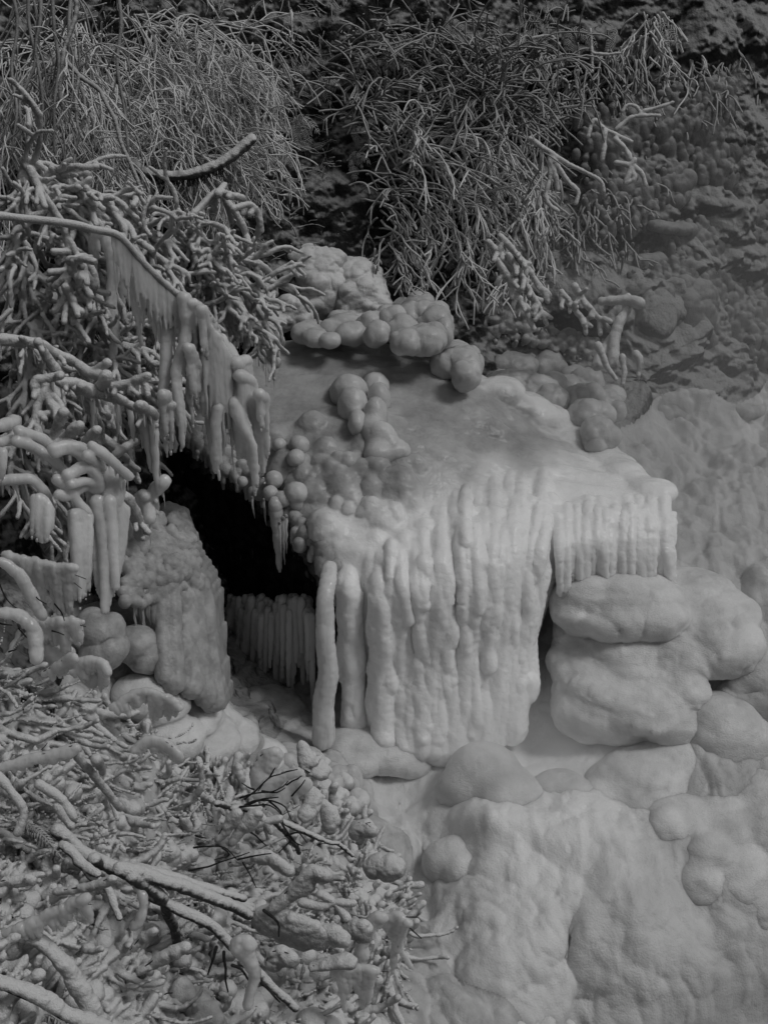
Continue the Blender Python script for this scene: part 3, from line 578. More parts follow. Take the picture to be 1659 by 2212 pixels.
mound('ice_lump', 'tall snowman-like stack of fused ice bulbs at the back edge of the ledge', 'ice lump', [q + (.8,) for q in snow], m='ice', disp=lump_disp(.034, 10, .016, 22, .004), onto=lambda u_, v_: dz(v_, 2.5))
mound('ice_lump', 'low ridge of ice with two round heads just left of the snowman-like stack', 'ice lump', [(1119,806,15,15),(1081,818,18,12),(1110,840,60,26),(1160,850,40,28),(1190,865,30,24),(1070,835,30,16),(1195,830,22,16)], m='ice', disp=lump_disp(.034, 10, .016, 22, .004), onto=lambda u_, v_: dz(v_, 2.62))
crown = [(905,672,28,26),(925,690,30,34),(890,690,26,30),(940,700,24,30),(955,690,14,14),(905,655,18,14),(870,665,14,12),(850,700,24,26),(838,690,20,20),(870,715,26,24),(815,722,18,18),(800,700,18,18),(920,735,34,22),(880,740,30,16),(940,730,14,26),(960,720,10,26)]
mound('ice_lump', 'castle-like cluster of ice knobs at the top back of the ledge against black rock', 'ice lump', [q + (.9,) for q in crown], m='ice', disp=lump_disp(.034, 10, .016, 22, .004), onto=lambda u_, v_: dz(v_, 3.25) - .1)
mound('ice_lump', 'blunt overhanging block of ice right of the castle-like cluster', 'ice lump', [(985,775,34,26),(1000,790,32,30),(1005,815,22,22),(970,765,24,20),(1015,770,14,16),(965,790,26,20)], m='ice', disp=lump_disp(.034, 10, .016, 22, .004), onto=lambda u_, v_: dz(v_, 3.0) - .1)
mound('ice_lump', 'cauliflower-shaped lump at the top left corner of the ledge', 'ice lump', [(745,705,36,20),(720,715,26,18),(760,720,32,18),(735,690,22,12),(712,735,20,10)], m='ice', disp=lump_disp(.02, 12), onto=lambda u_, v_: dz(v_, 3.2) - .1)
mound('ice_lump', 'wing-shaped glazed lump with a thin icicle beside the cauliflower-shaped lump', 'ice lump', [(675,712,34,16),(655,720,24,20),(700,718,18,12),(680,730,26,16)], m='ice', disp=lump_disp(.006, 12), onto=lambda u_, v_: dz(v_, 3.2) - .1)
rockd = lambda v, n: .05 * fbm(v * 4, 91, 4) + .022 * bumps(v * 17, 92) + .012 * bumps(v * 38, 93)
mound('boulder', 'grey rimed boulder leaning left of a black cleft, behind the ledge', 'boulder', [(680,585,56,58),(705,615,46,54),(665,560,36,30),(715,570,30,36),(690,655,40,36)], m='rime', disp=rockd, onto=lambda u_, v_: 10.6 + (580 - v_) * .001)
mound('boulder', 'grey rimed boulder right of the black cleft with icy knobs on its shoulder', 'boulder', [(770,610,42,46),(790,645,46,54),(768,660,46,54),(812,675,32,40),(775,700,50,34)], m='rime', disp=rockd, onto=lambda u_, v_: 10.55 + (640 - v_) * .001)
mound('boulder', 'low rounded rimed boulder below the left boulder, at the branch tips', 'boulder', [(630,665,34,26),(645,680,28,24),(600,690,44,22),(575,705,40,20)], m='rime', disp=rockd, onto=lambda u_, v_: 10.3)
mound('boulder', 'dark folded boulder in the gap behind the two round ice heads', 'boulder', [(1185,785,32,30),(1200,800,22,24),(1165,795,20,20)], m='glaze', disp=lambda v, n: .03 * bumps(v * (6, 6, 14), 94) + .004 * fbm(v * 40, 95))
mound('boulder', 'flat dark wet stone left of the dark folded boulder', 'boulder', [(1115,790,45,18),(1085,785,30,14)], m='glaze', disp=rockd)
mound('boulder', 'iced boulder half hidden in the shaded hollow under the ledge', 'boulder', [(590,1540,60,45),(625,1560,35,50),(560,1530,45,35),(540,1560,40,40),(600,1590,60,30)], m='glaze', disp=lambda v, n: .03 * bumps(v * (8, 8, 12), 96) + .01 * bumps(v * 26, 97))

# ------------------------------------------------------------------ the boulder of ice beads at the left edge of the hollow
g = np.random.RandomState(31)
def beads(b, pts, r, gg, lvl=1, el=1.25):
    for q in pts:
        r1 = r * gg.uniform(.55, 1.35); b.blob(q, (r1, r1, r1 * gg.uniform(1, el)), lvl)
LBC = [(300,1130,'a',7.75),(400,1160,'a',7.95),(420,1200,'a',7.85),(300,1250,'a',7.5),(370,1230,'a',7.6),(430,1300,'a',7.9),(340,1400,'a',7.6),(400,1400,'a',7.65),(450,1400,'a',7.9),(480,1500,'a',7.9),(380,1450,'a',7.55),(240,1200,'a',7.5)]
lb = ctrl(LBC)
b = Buf(); slab(b, [(262,1135),(300,1110),(360,1130),(410,1160),(425,1215),(452,1245),(468,1300),(474,1400),(490,1530),(450,1545),(400,1500),(385,1400),(370,1330),(300,1290),(262,1240)], lb, 7, 26, .14, .4)
for (u0, v0, u1, v1, r_) in [(350,1270,352,1425,.035),(372,1260,372,1440,.05),(400,1300,408,1450,.045),(425,1270,440,1470,.04),(445,1260,462,1480,.04),(330,1270,336,1340,.018),(390,1330,392,1440,.03),(415,1350,425,1460,.03)]:
    v1 += 34 if v1 > 1400 else 0; P = resample(pix([(u0, v0), ((u0 + u1) / 2, (v0 + v1) / 2), (u1 + 4, v1)], float(lb(u0, v0)) + .02, float(lb(u1, v1)) - .0), .03); x_ = np.linspace(0, 1, len(P)); b.tube(P, r_ * (.7 + .3 * sstep(0, .2, x_) + .45 * x_ ** 4) * (1 + .14 * vnoise(P * 14, 5)), 9)
    for q in range(6): o = g.uniform(-.7, .7) * r_; i0 = g.randint(0, len(P) // 2); b.tube(P[i0:i0 + len(P) // 2] + (o, -r_ * .6, 0), r_ * g.uniform(.25, .5), 7)
for k in range(420):
    t = g.uniform(0, 1); v_ = 1115 + 190 * t; u_ = g.uniform(262, 405 + 50 * t)
    r_ = g.uniform(.014, .03); b.blob(W(u_, v_, lb(u_, v_) - .01), (r_, r_, r_ * 1.25), 1)
for k in range(320):
    v_ = g.uniform(1290, 1480); u_ = g.uniform(395, 440 + (v_ - 1290) * .2); r_ = g.uniform(.018, .035); b.blob(W(u_, v_, lb(u_, v_) - .01), (r_, r_, r_ * 2), 1)
bb = thing('iced_boulder', T(380, 1480), 'boulder crusted with ice beads, draining into pale columns along the dark hollow', 'boulder')
obj('ice_crust', remesh(b, .009, 1, lump_disp(.003, 20, .003, 40, .001)), M['glaze'], bb)
for k in range(16):
    u_ = 285 + 4.6 * k; b = Buf(); v_ = 1275 + g.uniform(-6, 14); icicle(b, W(u_, v_, lb(u_, v_) - .02), g.uniform(.12, .3), g.uniform(.008, .015), g, 6); obj('icicle', b, M['curtain'], bb)
mound('boulder', 'small black cave stone capped with folded ice beneath the bead-crusted boulder', 'boulder', [(300,1395,32,30),(315,1420,30,26),(285,1385,22,18)], m='glaze', disp=lambda v, n: .035 * bumps(v * (9, 9, 20), 98) + .015 * bumps(v * 26, 99), onto=lambda u_, v_: 7.55)
mound('ice_lump', 'bumpy ice knob left of the black gap under the great hanging icicle', 'ice lump', [(215,1370,24,34),(235,1400,26,30),(200,1350,18,24),(240,1360,16,24),(215,1410,26,24)], m='glaze', disp=lump_disp(.035, 11, .016, 24), onto=lambda u_, v_: 7.15)
mound('iced_rock', 'rounded black rock with bead fringe above the bead-crusted boulder', 'rock', [(380,1130,28,30),(395,1160,20,34),(365,1110,20,20),(405,1190,14,30)], m='glaze', disp=lump_disp(.012, 22), onto=lambda u_, v_: 8.15)

# ------------------------------------------------------------------ iced branches on the left
def branch(name, loc, label, cat='branch', group=None): return thing(name, loc, label, cat, group)
def sprout(b, P, n, L, r, gg, drop=.6, step=.05, t0=0, t1=1, k=6, kink=.35, out=.5):
    """stubby side twigs in their ice: from points of P, leaning down and outwards"""
    res = []
    for i in range(n):
        q = P[int(gg.uniform(t0, t1) * (len(P) - 1))]; d = unit(np.array([gg.normal(.25, .6), -abs(gg.normal(out, .3)), gg.normal(-drop, .5)])); l = gg.uniform(*L); m = max(3, int(l / step)); pts = [q]
        for j in range(m):
            d = unit(d + gg.normal(0, kink, 3) * .5 + (0, 0, -.06)); pts.append(pts[-1] + d * l / m)
        r0 = gg.uniform(*r); pts = np.array(pts); b.tube(resample(pts, step * .6), r0, k) if k < 7 else b.tube(resample(pts, step * .4), r0, k); res.append(pts)
    return res
g = np.random.RandomState(41)
z1 = lambda pts: ZC(0, 450, 700, pts)
m1 = pix([(-60, 470)] + z1([(0,262),(180,285),(420,310),(560,345),(720,380),(830,490),(930,600),(1020,690),(1120,760),(1250,830),(1320,930),(1365,1040)]), 6.55, 7.45)
t = branch('iced_branch', m1[0], 'long arching branch sweeping over the ledge, hung with the biggest icicle curtain', 'branch')
b = Buf(); P1 = knobby(b, m1, .022, .02, 10, .025, .10, 1)
obj('limb', b, M['rime'], t)
hang = [([(1365,1030),(1400,1130),(1440,1260),(1490,1440),(1530,1560),(1560,1640)], .032, .007), ([(1400,1080),(1460,1180),(1500,1320),(1520,1440)], .034, .007), ([(1340,1090),(1300,1210),(1290,1350),(1275,1500)], .035, .007), ([(1400,1200),(1410,1330),(1430,1500)], .034, .007),
        ([(1480,1250),(1560,1290),(1580,1400)], .036, .007), ([(1600,1370),(1640,1400),(1620,1500),(1600,1600)], .03, .007), ([(1440,1420),(1500,1560),(1560,1659),(1580,1740)], .036, .007), ([(1360,1250),(1360,1400),(1350,1560)], .03, .007),
        ([(1460,1180),(1530,1160),(1540,1240)], .035, .007), ([(1350,1450),(1330,1560),(1330,1640),(1300,1720)], .028, .007), ([(1500,1300),(1560,1420),(1590,1480)], .034, .007)]
b = Buf()
for i, (pp, r0, r1) in enumerate(hang):
    P = knobby(b, pix(z1(pp), 7.5 + .04 * (i % 4), 7.65 + .04 * (i % 3)), r0, r1, 10, .03, .18, 10 + i); fringe(b, P, .0, 1, 34, (.1, .42), (.006, .015), g)
obj('ice_curtain', remesh(b, .008, 1, rime_disp(.002, 45, 3, .005, 16)), M['curtain'], t)
b = Buf()
for i, (pp, r0, r1) in enumerate([([(1130,770),(1140,880),(1145,930),(1120,1100),(1080,1240),(1100,1420),(1120,1560),(1118,1600)], .026, .006), ([(1010,700),(1030,850),(1020,1050),(1010,1250),(990,1400),(1010,1500),(1000,1640)], .028, .006), ([(900,600),(880,700),(860,800),(850,880)], .02, .006),
        ([(950,620),(985,740),(975,880)], .02, .006), ([(640,370),(680,500),(690,650),(680,800),(700,950),(690,1150)], .028, .006), ([(730,400),(760,520),(740,700),(720,850)], .026, .006), ([(600,360),(570,450),(590,560)], .022, .006), ([(1160,1080),(1180,1200),(1160,1330)], .022, .006),
        ([(1180,1120),(1220,1220),(1260,1330)], .018, .006), ([(1240,840),(1260,980),(1250,1150)], .02, .006), ([(1010,1370),(1020,1480),(1000,1590)], .026, .006), ([(1050,1430),(1050,1500)], .014, .006), ([(1180,800),(1200,900),(1210,1000)], .02, .006)]):
    P = knobby(b, pix(z1(pp), 7.2 + .05 * (i % 3), 7.42 + .05 * (i % 3)), r0, r1, 9, .03, .2, 30 + i); fringe(b, P, .1, 1, 22, (.06, .3), (.005, .011), g)
    Q = P[:, :] + (.02, .01, 0); b.tube(Q[::2], np.linspace(r0, r1, len(Q[::2])) * .8, 7)
obj('hanging_ice', remesh(b, .007, 1, rime_disp(.002, 50, 4, .005, 18)), M['curtain'], t)
b = Buf(); fringe(b, P1, .45, .8, 60, (.1, .5), (.006, .013), g); fringe(b, P1, .8, 1., 26, (.3, .85), (.012, .024), g); fringe(b, P1 + (.05, -.02, -.12), .82, 1., 26, (.35, .8), (.010, .022), g); fringe(b, P1 + (.1, .03, -.3), .8, 1., 30, (.2, .55), (.008, .016), g); fringe(b, P1 + (-.05, .05, -.1), .55, .95, 40, (.2, .5), (.006, .012), g); obj('icicle_fringe', remesh(b, .006, 0, None), M['curtain'], t)

def iced(name, label, paths, cat='branch', r=(.02, .018), dd=(7, 7.5), fr=0, Lr=(.06, .2), m='curtain', sp=0, spl=(.06, .2), spr=(.012, .018), seed=0, zf=z1, k=9, lump=.22, vox=.007, dark=False, drop=.6, rim='rime'):
    gg = np.random.RandomState(seed); b = Buf(); b2 = Buf(); first = None; apart = []
    for i, pp in enumerate(paths):
        rr0, rr1 = r[0] * .82, r[1] * .82; pts = zf(pp) if zf else pp
        P = knobby(b, pix(pts, dd[0], dd[1]), rr0 * gg.uniform(.85, 1.15), rr1 * gg.uniform(.7, 1), k, .02, lump, seed * 7 + i, .007)
        if first is None: first = P[0]
        if fr: fringe(b2, P, .1, 1, max(2, int(fr * len(P) / 20)), Lr, (.005, .012), gg)
        if not sp and len(pts) > 3 and seed < 80: sprout(b, P, 5, (.03, .12), (.009, .015), gg, drop)
        if sp: sprout(b, P, sp, spl, spr, gg, drop)
        if seed in (83, 84, 86, 905, 921): apart.append(b); b = Buf()
    t = branch(name, first, label, cat)
    for b in (apart or [b]): obj('limb', remesh(b, vox, 1, rime_disp(.002, 60, 5, .003, 25)), M[rim], t)
    if fr: obj('icicle_fringe', remesh(b2, .0055, 0, None), M[m], t)
    return t
iced('iced_branch', 'dark knobbly branch slanting down from the left edge to join the long arching branch', [[(190,-20),(260,130),(330,220),(395,320),(420,420),(430,520),(410,650),(400,750),(430,860),(470,950)],[(430,540),(500,520),(575,525)],[(440,600),(500,680),(545,720)],[(410,700),(440,760),(490,800)]], r=(.024,.018), dd=(7.0,7.3), sp=10, seed=51, fr=4)
iced('iced_branch', 'thick rime-coated branch descending beside the long arching branch above its elbow', [[(330,-30),(420,60),(560,150),(700,260),(800,420),(860,470)],[(440,60),(470,160),(490,250)],[(560,160),(660,150),(860,140)],[(460,270),(500,380),(540,500)]], r=(.028,.02), dd=(7.4,7.7), sp=26, seed=52, spl=(.08,.3))
iced('iced_branch', 'heavy snow-crusted limb reaching onto the upper left of the ledge, behind the icicle curtain', [[(1150,690),(1300,735),(1420,800),(1530,880),(1600,1000),(1640,1090),(1700,1170)],[(1250,640),(1380,720),(1500,800),(1640,930),(1720,1040)],[(1200,760),(1350,830),(1450,900)]], r=(.045,.055), dd=(8.6,9.4), fr=34, Lr=(.1,.4), seed=53, lump=.2, sp=8, spr=(.02,.03))
iced('iced_branch', 'cluster of drooping smooth-iced twigs forming arches in front of the rimed boulders', [[(1200,250),(1300,150),(1350,125),(1400,190),(1430,300)],[(1350,125),(1390,70)],[(1420,200),(1500,330),(1520,450),(1490,570),(1440,650)],[(1440,220),(1540,200),(1600,270),(1590,380),(1540,480)],[(1420,130),(1500,160),(1505,240)],
     [(1300,470),(1420,440),(1530,490),(1590,600),(1640,720),(1645,830)],[(1420,440),(1470,560),(1490,640)],[(1560,540),(1640,590),(1690,650),(1700,760)],[(1380,620),(1480,560),(1400,470)],[(1530,480),(1520,640),(1510,740)],[(1640,820),(1600,740),(1560,700)]], r=(.027,.025), dd=(8.6,8.9), fr=3, seed=54, sp=3, spl=(.05,.12), spr=(.015,.02))
iced('iced_branch', 'comb of short stubs hanging from an arched twig, between the icicle curtain and the boulders', [[(1180,640),(1240,575),(1350,575),(1450,600),(1495,620),(1480,720)],[(1355,590),(1350,660)],[(1420,600),(1415,680)],[(1450,600),(1450,700)],[(1180,620),(1220,560),(1280,545)],[(1180,690),(1300,680),(1390,760),(1410,800)],[(1250,620),(1340,620),(1420,700),(1420,760)],[(1400,720),(1460,730),(1510,735)]], r=(.026,.024), dd=(8.3,8.4), fr=6, seed=55, Lr=(.05,.15))
iced('iced_branch', 'forked branch with slender twin icicles at its tip over the mouth of the dark hollow', [[(380,1290),(500,1310),(640,1370),(780,1420),(880,1470),(900,1500)],[(860,1440),(950,1490),(945,1510)],[(-50,1025),(120,1040),(250,1060),(350,1115),(480,1180),(550,1280),(515,1350)],[(240,1050),(300,1150),(400,1280),(490,1350),(560,1460),(620,1560),(640,1650)],[(500,1320),(580,1400),(600,1460)]], r=(.03,.027), dd=(6.7,7.2), fr=7, Lr=(.05,.28), seed=56)
t = bpy.context.scene.objects[-1] if False else None
b = Buf(); gg = np.random.RandomState(9)
tips = pix(z1([(895,1500),(945,1505),(985,1480),(880,1490),(800,1430),(725,1400)]), 7.2)
par = [o for o in C.objects if o.get('label', '').startswith('forked branch with slender')][0]
for q, L, r_ in zip(tips, (.34, .47, .0, .2, .22, .16), (.026, .026, .0, .014, .012, .01)):
    if L: b = Buf(); icicle(b, q, L, r_, gg, 10); b.blob(q, (r_, r_, r_), 2); obj('icicle', remesh(b, .005, 1, lump_disp(.002, 25, .001, 50, .0005)), M['curtain'], par)
iced('iced_branch', 'fat blunt finger of ice pointing up and right above the forked branch', [[(580,1330),(700,1320),(780,1310),(850,1280),(905,1250)],[(600,1340),(640,1300),(660,1250)]], r=(.03,.036), dd=(6.9,6.8), fr=14, Lr=(.04,.16), seed=57)
iced('iced_branch', 'short forked finger of ice with a knuckle, left of the fat blunt finger', [[(540,1230),(600,1220),(660,1180)],[(500,1190),(560,1240),(640,1250)]], r=(.03,.03), dd=(7.0,6.9), seed=58, fr=4)
iced('iced_branch', 'crooked pair of pale twigs standing in shadow at the left above the glassy dome', [[(250,1659),(225,1560),(235,1450),(280,1350)],[(290,1310),(320,1430),(380,1480),(400,1500)],[(220,1330),(230,1280),(290,1270),(375,1245)],[(380,1490),(360,1570),(330,1650)]], r=(.026,.026), dd=(6.5,6.5), seed=59, fr=5, Lr=(.03,.12))
iced('iced_branch', 'three blunt ice paddles fanning out below the forked branch', [[(330,1659),(360,1570),(400,1480)],[(370,1659),(430,1610),(490,1560)],[(520,1680),(560,1630),(600,1590)],[(300,1700),(420,1680),(520,1700)]], r=(.034,.036), dd=(6.5,6.4), seed=60)
iced('iced_branch', 'crossing pair of slender iced sticks beneath the forked branch, against the black hollow', [[(640,1640),(720,1700),(800,1800),(850,1900)],[(650,1400),(700,1500),(720,1560),(710,1640)],[(720,1740),(780,1690),(830,1660)]], r=(.026,.024), dd=(7.3,7.5), seed=61)
# thick-stemmed shrubs filling the left side, each a plant
def grow(gg, p0, d0, L, r, depth, spread=.5, droop=.25, seg=.09, kids=3, kink=.16, shrink=.62, out=None, rmin=.006):
    out = [] if out is None else out; n = max(3, int(L / seg)); pts = [np.array(p0, float)]; d = unit(np.array(d0, float))
    for i in range(n):
        d = unit(d + gg.normal(0, kink, 3) + (0, 0, -droop * seg * 2.2)); pts.append(pts[-1] + d * L / n)
        if depth > 0 and i >= 1 and gg.rand() < kids / n * 1.3:
            dd_ = unit(d + unit(gg.normal(0, 1, 3)) * spread * 1.4); grow(gg, pts[-1], dd_, L * gg.uniform(.35, .75), max(rmin, r * shrink), depth - 1, spread, droop, seg, kids, kink, shrink, out, rmin)
    out.append((np.array(pts), r)); return out
def shrub(name, label, bases, m='rime', L=(.5, .9), r=.016, depth=2, n=5, dirs=((.6, -.5, -.3),), jit=.35, droop=.3, kids=4, seed=0, k=6, cat='shrub', group=None, off=.05, step=.035, spread=.5, kink=.16, taper=.8, stem_m=None, lump=.08, rmin=.006, shrink=.62, part='twigs'):
    gg = np.random.RandomState(seed); b = Buf(); bs = Buf(); first = None
    for i in range(n):
        q = bases[i % len(bases)]; u_ = q[0] + gg.uniform(-18, 18); v_ = q[1] + gg.uniform(-18, 18)
        p0 = W(u_, v_, (q[2] if len(q) > 2 else float(terr(u_, v_)) + off)); d0 = np.array(dirs[i % len(dirs)], float) + gg.normal(0, jit, 3)
        if first is None: first = p0
        for (pts, r_) in grow(gg, p0, d0, gg.uniform(*L), r, depth, spread, droop, .09, kids, kink, shrink, None, rmin):
            P = resample(pts, step); rad = np.linspace(r_, r_ * taper, len(P)) * (1 + lump * vnoise(P * 30, seed)); (bs if stem_m and r_ == r else b).tube(P, rad, k)
    t = thing(name, first, label, cat, group); 
    if b.n: obj(part, remesh(b, .0085, 1, lambda v, n: .004 * fbm(v * 38, 3, 3) + .005 * bumps(v * 26, 5)) if name == 'iced_shrub' else b, M[m], t)
    if bs.n: obj('stem', bs, M[stem_m], t)
    return t
E = (.6, -.45, -.45)
fill = [((40,520),(90,640),'tangle of short iced twigs at the left edge under the long arching branch'),((150,560),(210,640),'dense spray of stubby iced twigs right of the tangle under the arching branch'),((60,760),(120,860),'shadowed thicket of iced twigs under the two lower branches at the left edge'),
        ((220,760),(290,820),'pale twig cluster hanging below the middle of the long arching branch'),((30,960),(100,1000),'dim tangle of twigs in deep shadow beside the crooked pale twigs'),((330,640),(380,700),'bright fringe of hanging twigs just behind the elbow of the arching branch'),
        ((280,480),(380,520),'bushy mass of glazed twigs above the elbow of the arching branch'),((420,500),(480,560),'glazed twig mass between the elbow and the arched twigs'),((130,420),(60,360),'rimed twig fan on the slope above the start of the arching branch'),((480,600),(540,640),'slim twigs behind the comb of short stubs')]
for i, (a, c, lab) in enumerate(fill):
    dd_ = [6.9 + .0022 * a[0] + .35, 6.9 + .0022 * c[0] + .45]
    shrub('iced_shrub', lab, [(a[0], a[1], dd_[0]), (c[0], c[1], dd_[1]), ((a[0] + c[0]) / 2 - 40, (a[1] + c[1]) / 2, dd_[0])], L=(.16, .40), r=.016, depth=2, n=34, dirs=[E, (.3, -.2, -.8), (.8, -.2, -.2), (.2, -.6, .2), (-.2, -.5, -.6)], seed=200 + i, k=7, droop=.5, kids=4, rmin=.0105, shrink=.85, lump=.22, taper=.8)
# glassy dome of curtains and its thick bent branches
z5 = lambda pts: ZC(0, 1000, 700, pts)
t = branch('iced_branch', pix(z5([(0,600)]), 6.0)[0], 'bent branches sheathed in one great glassy icicle curtain at the left edge', 'branch'); g = np.random.RandomState(71)
b = Buf(); LP = []
for i, (pp, r_) in enumerate([([(-40,600),(60,590),(180,590),(250,640),(320,740),(330,800)],.028),([(100,350),(200,380),(300,440),(370,500),(400,560)],.03),([(350,590),(420,640),(470,710),(540,800),(560,850)],.032),([(120,290),(250,330),(330,400)],.03),([(570,380),(650,440),(740,520),(800,570)],.03),([(330,400),(430,380),(520,400),(560,420)],.032),([(420,560),(520,520),(600,560),(620,640)],.034),([(340,430),(430,410),(500,450),(520,520)],.026),([(440,620),(540,600),(620,650)],.024),
        ([(540,440),(600,480),(640,520)],.03),([(370,680),(430,690),(520,640),(600,660)],.03),([(0,360),(80,330),(110,250)],.03),([(0,260),(70,240),(110,220)],.04)]):
    LP.append(knobby(b, pix(z5(pp), 6.2, 6.35), r_ * .72, r_ * .6, 10, .025, .2, 300 + i, .006))
obj('limb', remesh(b, .008, 2, rime_disp(.0015, 60, 5, .004, 14)), M['curtain'], t)
b = Buf()
def sheet(b, top, bot, d0, d1, rr_, n, gg):       # curtain: close-set icicles between two traced edges
    tp, bt = resample(np.array(top, float), 4), resample(np.array(bot, float), 4)
    n = int(n * 1.7)
    for i in range(n):
        s_ = (i + gg.uniform(-.3, .3)) / n; s_ = min(max(s_, 0), 1); a = tp[int(s_ * (len(tp) - 1))]; c = bt[int(s_ * (len(bt) - 1))]; c = c + (0, gg.uniform(-.28, .05) * (c[1] - a[1]))
        dd_ = d0 + (d1 - d0) * s_ + gg.uniform(-.02, .02); P = np.stack([W(a[0], a[1], dd_), W((a[0] + c[0]) / 2, (a[1] + c[1]) / 2, dd_ - .01), W(c[0], c[1], dd_)])
        P = resample(P, .03); m = len(P); b.tube(P, gg.uniform(*rr_) * .68 * (1 - .95 * np.linspace(0, 1, m) ** 2.4), 8)
sheet(b, z5([(450,800),(500,790),(560,830)]), z5([(480,1330),(510,1380),(560,1300)]), 6.28, 6.32, (.02, .03), 14, g)
sheet(b, z5([(560,660),(650,680),(700,700),(760,760),(785,780)]), z5([(590,1240),(630,1380),(655,1450),(705,1340),(750,1150)]), 6.42, 6.45, (.02, .03), 34, g)
sheet(b, z5([(640,540),(700,530),(770,560)]), z5([(650,800),(700,850),(760,800)]), 6.4, 6.42, (.016, .026), 18, g)
sheet(b, z5([(210,700),(270,700),(330,790)]), z5([(200,960),(260,1020),(330,920)]), 6.2, 6.2, (.012, .02), 16, g)
sheet(b, z5([(0,420),(30,420)]), z5([(0,620),(30,640)]), 6.1, 6.1, (.02, .03), 4, g)
for q in [((600,720),(640,1000),(645,1400)),((680,720),(700,1000),(720,1250))]:
    P = knobby(b, pix(z5(q), 6.36, 6.4), .03, .014, 9, .03, .1, 400)
obj('ice_curtain', remesh(b, .008, 1, rime_disp(.002, 50, 6, .004, 14)), M['curtain'], t)
b = Buf(); [fringe(b, P, .1, 1, 16, (.04, .16), (.005, .01), g) for P in LP[:5]]; obj('icicle_fringe', remesh(b, .0055, 0), M['curtain'], t)
iced('iced_branch', 'stout upright ice stub with one long icicle standing at the edge of the black hollow', [[(860,780),(900,720),(960,660),(1020,600)],[(900,700),(920,780),(930,830)],[(850,740),(880,690),(900,700)]], r=(.045,.05), dd=(7.5,7.4), seed=72, zf=z5, fr=10, Lr=(.15,.3), vox=.008, rim='curtain')
iced('iced_branch', 'smooth bent ice tube arching down from the glassy curtain to the beaded boulder', [[(770,700),(820,780),(860,860),(870,930)]], r=(.04,.04), dd=(6.9,7.3), seed=73, zf=z5)
# thin glass fans lower left
def fan(label, spine, wpx, d0, d1, seed, zf=None, cat='twig', tilt=(.15, 0, -1), m='curtain', twig=.0035, thick=.016, name='iced_twig', group=None, grow_=(.35, 1.), side_twigs=2):
    """a dark twig with a blade of ice hanging along it"""
    gg = np.random.RandomState(seed); pts = zf(spine) if zf else spine; P = resample(pix(pts, d0, d1), .025); n = len(P); dm = (d0 + d1) / 2; wdt = wpx * dm / F * (.85 if m == 'rime' else 1); thick = thick * (.65 if m == 'rime' else .8)
    Tn = unit(np.gradient(P, axis=0)); sd_ = np.array(tilt, float); s2 = unit(sd_ - (Tn * sd_).sum(-1, keepdims=True) * Tn)
    wv = wdt * np.interp(np.linspace(0, 1, n), [0, .25, .8, 1], [grow_[0], .7, grow_[1], grow_[1] * .8]) * (1 + .35 * vnoise(P * 13, seed))
    b = Buf(); P2 = P + s2 * (wv * .42)[:, None]; web = m == 'curtain' and tilt[2] < -.5 and wpx >= 50
    if not web: tubex(b, P2, thick * (.7 + .5 * wv / wdt), wv * .5, sd_, 12)
    else:
        b.tube(P, .014, 8); ln = np.linalg.norm(np.diff(P, axis=0), axis=1).sum()
        for j in range(int(ln / .008)):
            i0 = gg.randint(1, n - 1); L_ = wv[i0] * (.85 + .45 * vnoise(P[i0:i0 + 1] * 14, seed)[0] + gg.uniform(-.25, .2)) * 1.15; q = P[i0] + gg.uniform(-.006, .006, 3); k_ = max(4, int(L_ / .025)); tt = np.linspace(0, 1, k_)
            b.tube(q + s2[i0] * .5 * L_ * tt[:, None] + np.array([0, 0, -.5 * L_]) * tt[:, None], gg.uniform(.009, .016) * (1 - .7 * tt ** 2.5), 6)
    if twig: b.tube(P + s2 * .004, .01, 6)
    if m == 'curtain' and tilt[2] < -.5 and not web:
        for j in range(18):
            i0 = gg.randint(1, n - 1); icicle(b, P[i0] + s2[i0] * wv[i0] * .7, wdt * gg.uniform(.25, .8), gg.uniform(.006, .012), gg, 6)
    t = thing(name, P[0], label, cat, group)
    obj('ice_blade', remesh(b, .006, 2, (lambda v, n: rime_disp(.004, 40, seed, .010, 15)(v, n) - .009)), M[m], t)
    if twig:
        b = Buf(); N_ = np.cross(Tn, s2); N_ = N_ * np.sign((N_ @ np.array([0, -1., .3])))[:, None]; TT = P + N_ * .009 - s2 * .004; b.tube(TT, np.linspace(twig, twig * .6, n), 6)
        for j in range(side_twigs):
            i0 = gg.randint(n // 3, n - 2); q = TT[i0]; d_ = unit(Tn[i0] + s2[i0] * gg.uniform(.2, .9)); l = gg.uniform(.4, .9) * wdt; b.tube(resample(np.stack([q, q + d_ * l * .5 + N_[i0] * .004, q + d_ * l]), .02), twig * .5, 5)
        obj('stem', b, M['bark'], t)
    return t
z7 = lambda pts: ZC(0, 1700, 1200, pts); z3b = lambda pts: ZC(0, 1950, 750, pts); z4b = lambda pts: ZC(600, 1950, 700, pts); z6 = lambda pts: ZC(0, 1400, 700, pts)
fan('arched dark twig over a long glassy blade of ice on the pale lumpy slope', [(700,1050),(780,990),(880,950),(980,965),(1070,1010),(1110,1050)], 52, 6.85, 6.8, 1, z6)
fan('low arched twig with a rounded blade of ice above the long glass blade', [(420,820),(480,770),(560,755),(630,770),(670,830)], 55, 6.35, 6.3, 2, z6)
fan('curved twig blade of ice in the hollow between two lumps near the big crossing branches', [(820,1310),(880,1250),(970,1235),(1050,1270),(1110,1330)], 34, 6.5, 6.5, 3, z6)
fan('straight dark stick with a squared blade of ice pointing up from the rimed tangle', [(270,830),(340,790),(420,735),(455,725)], 26, 6.0, 5.9, 4, z6)
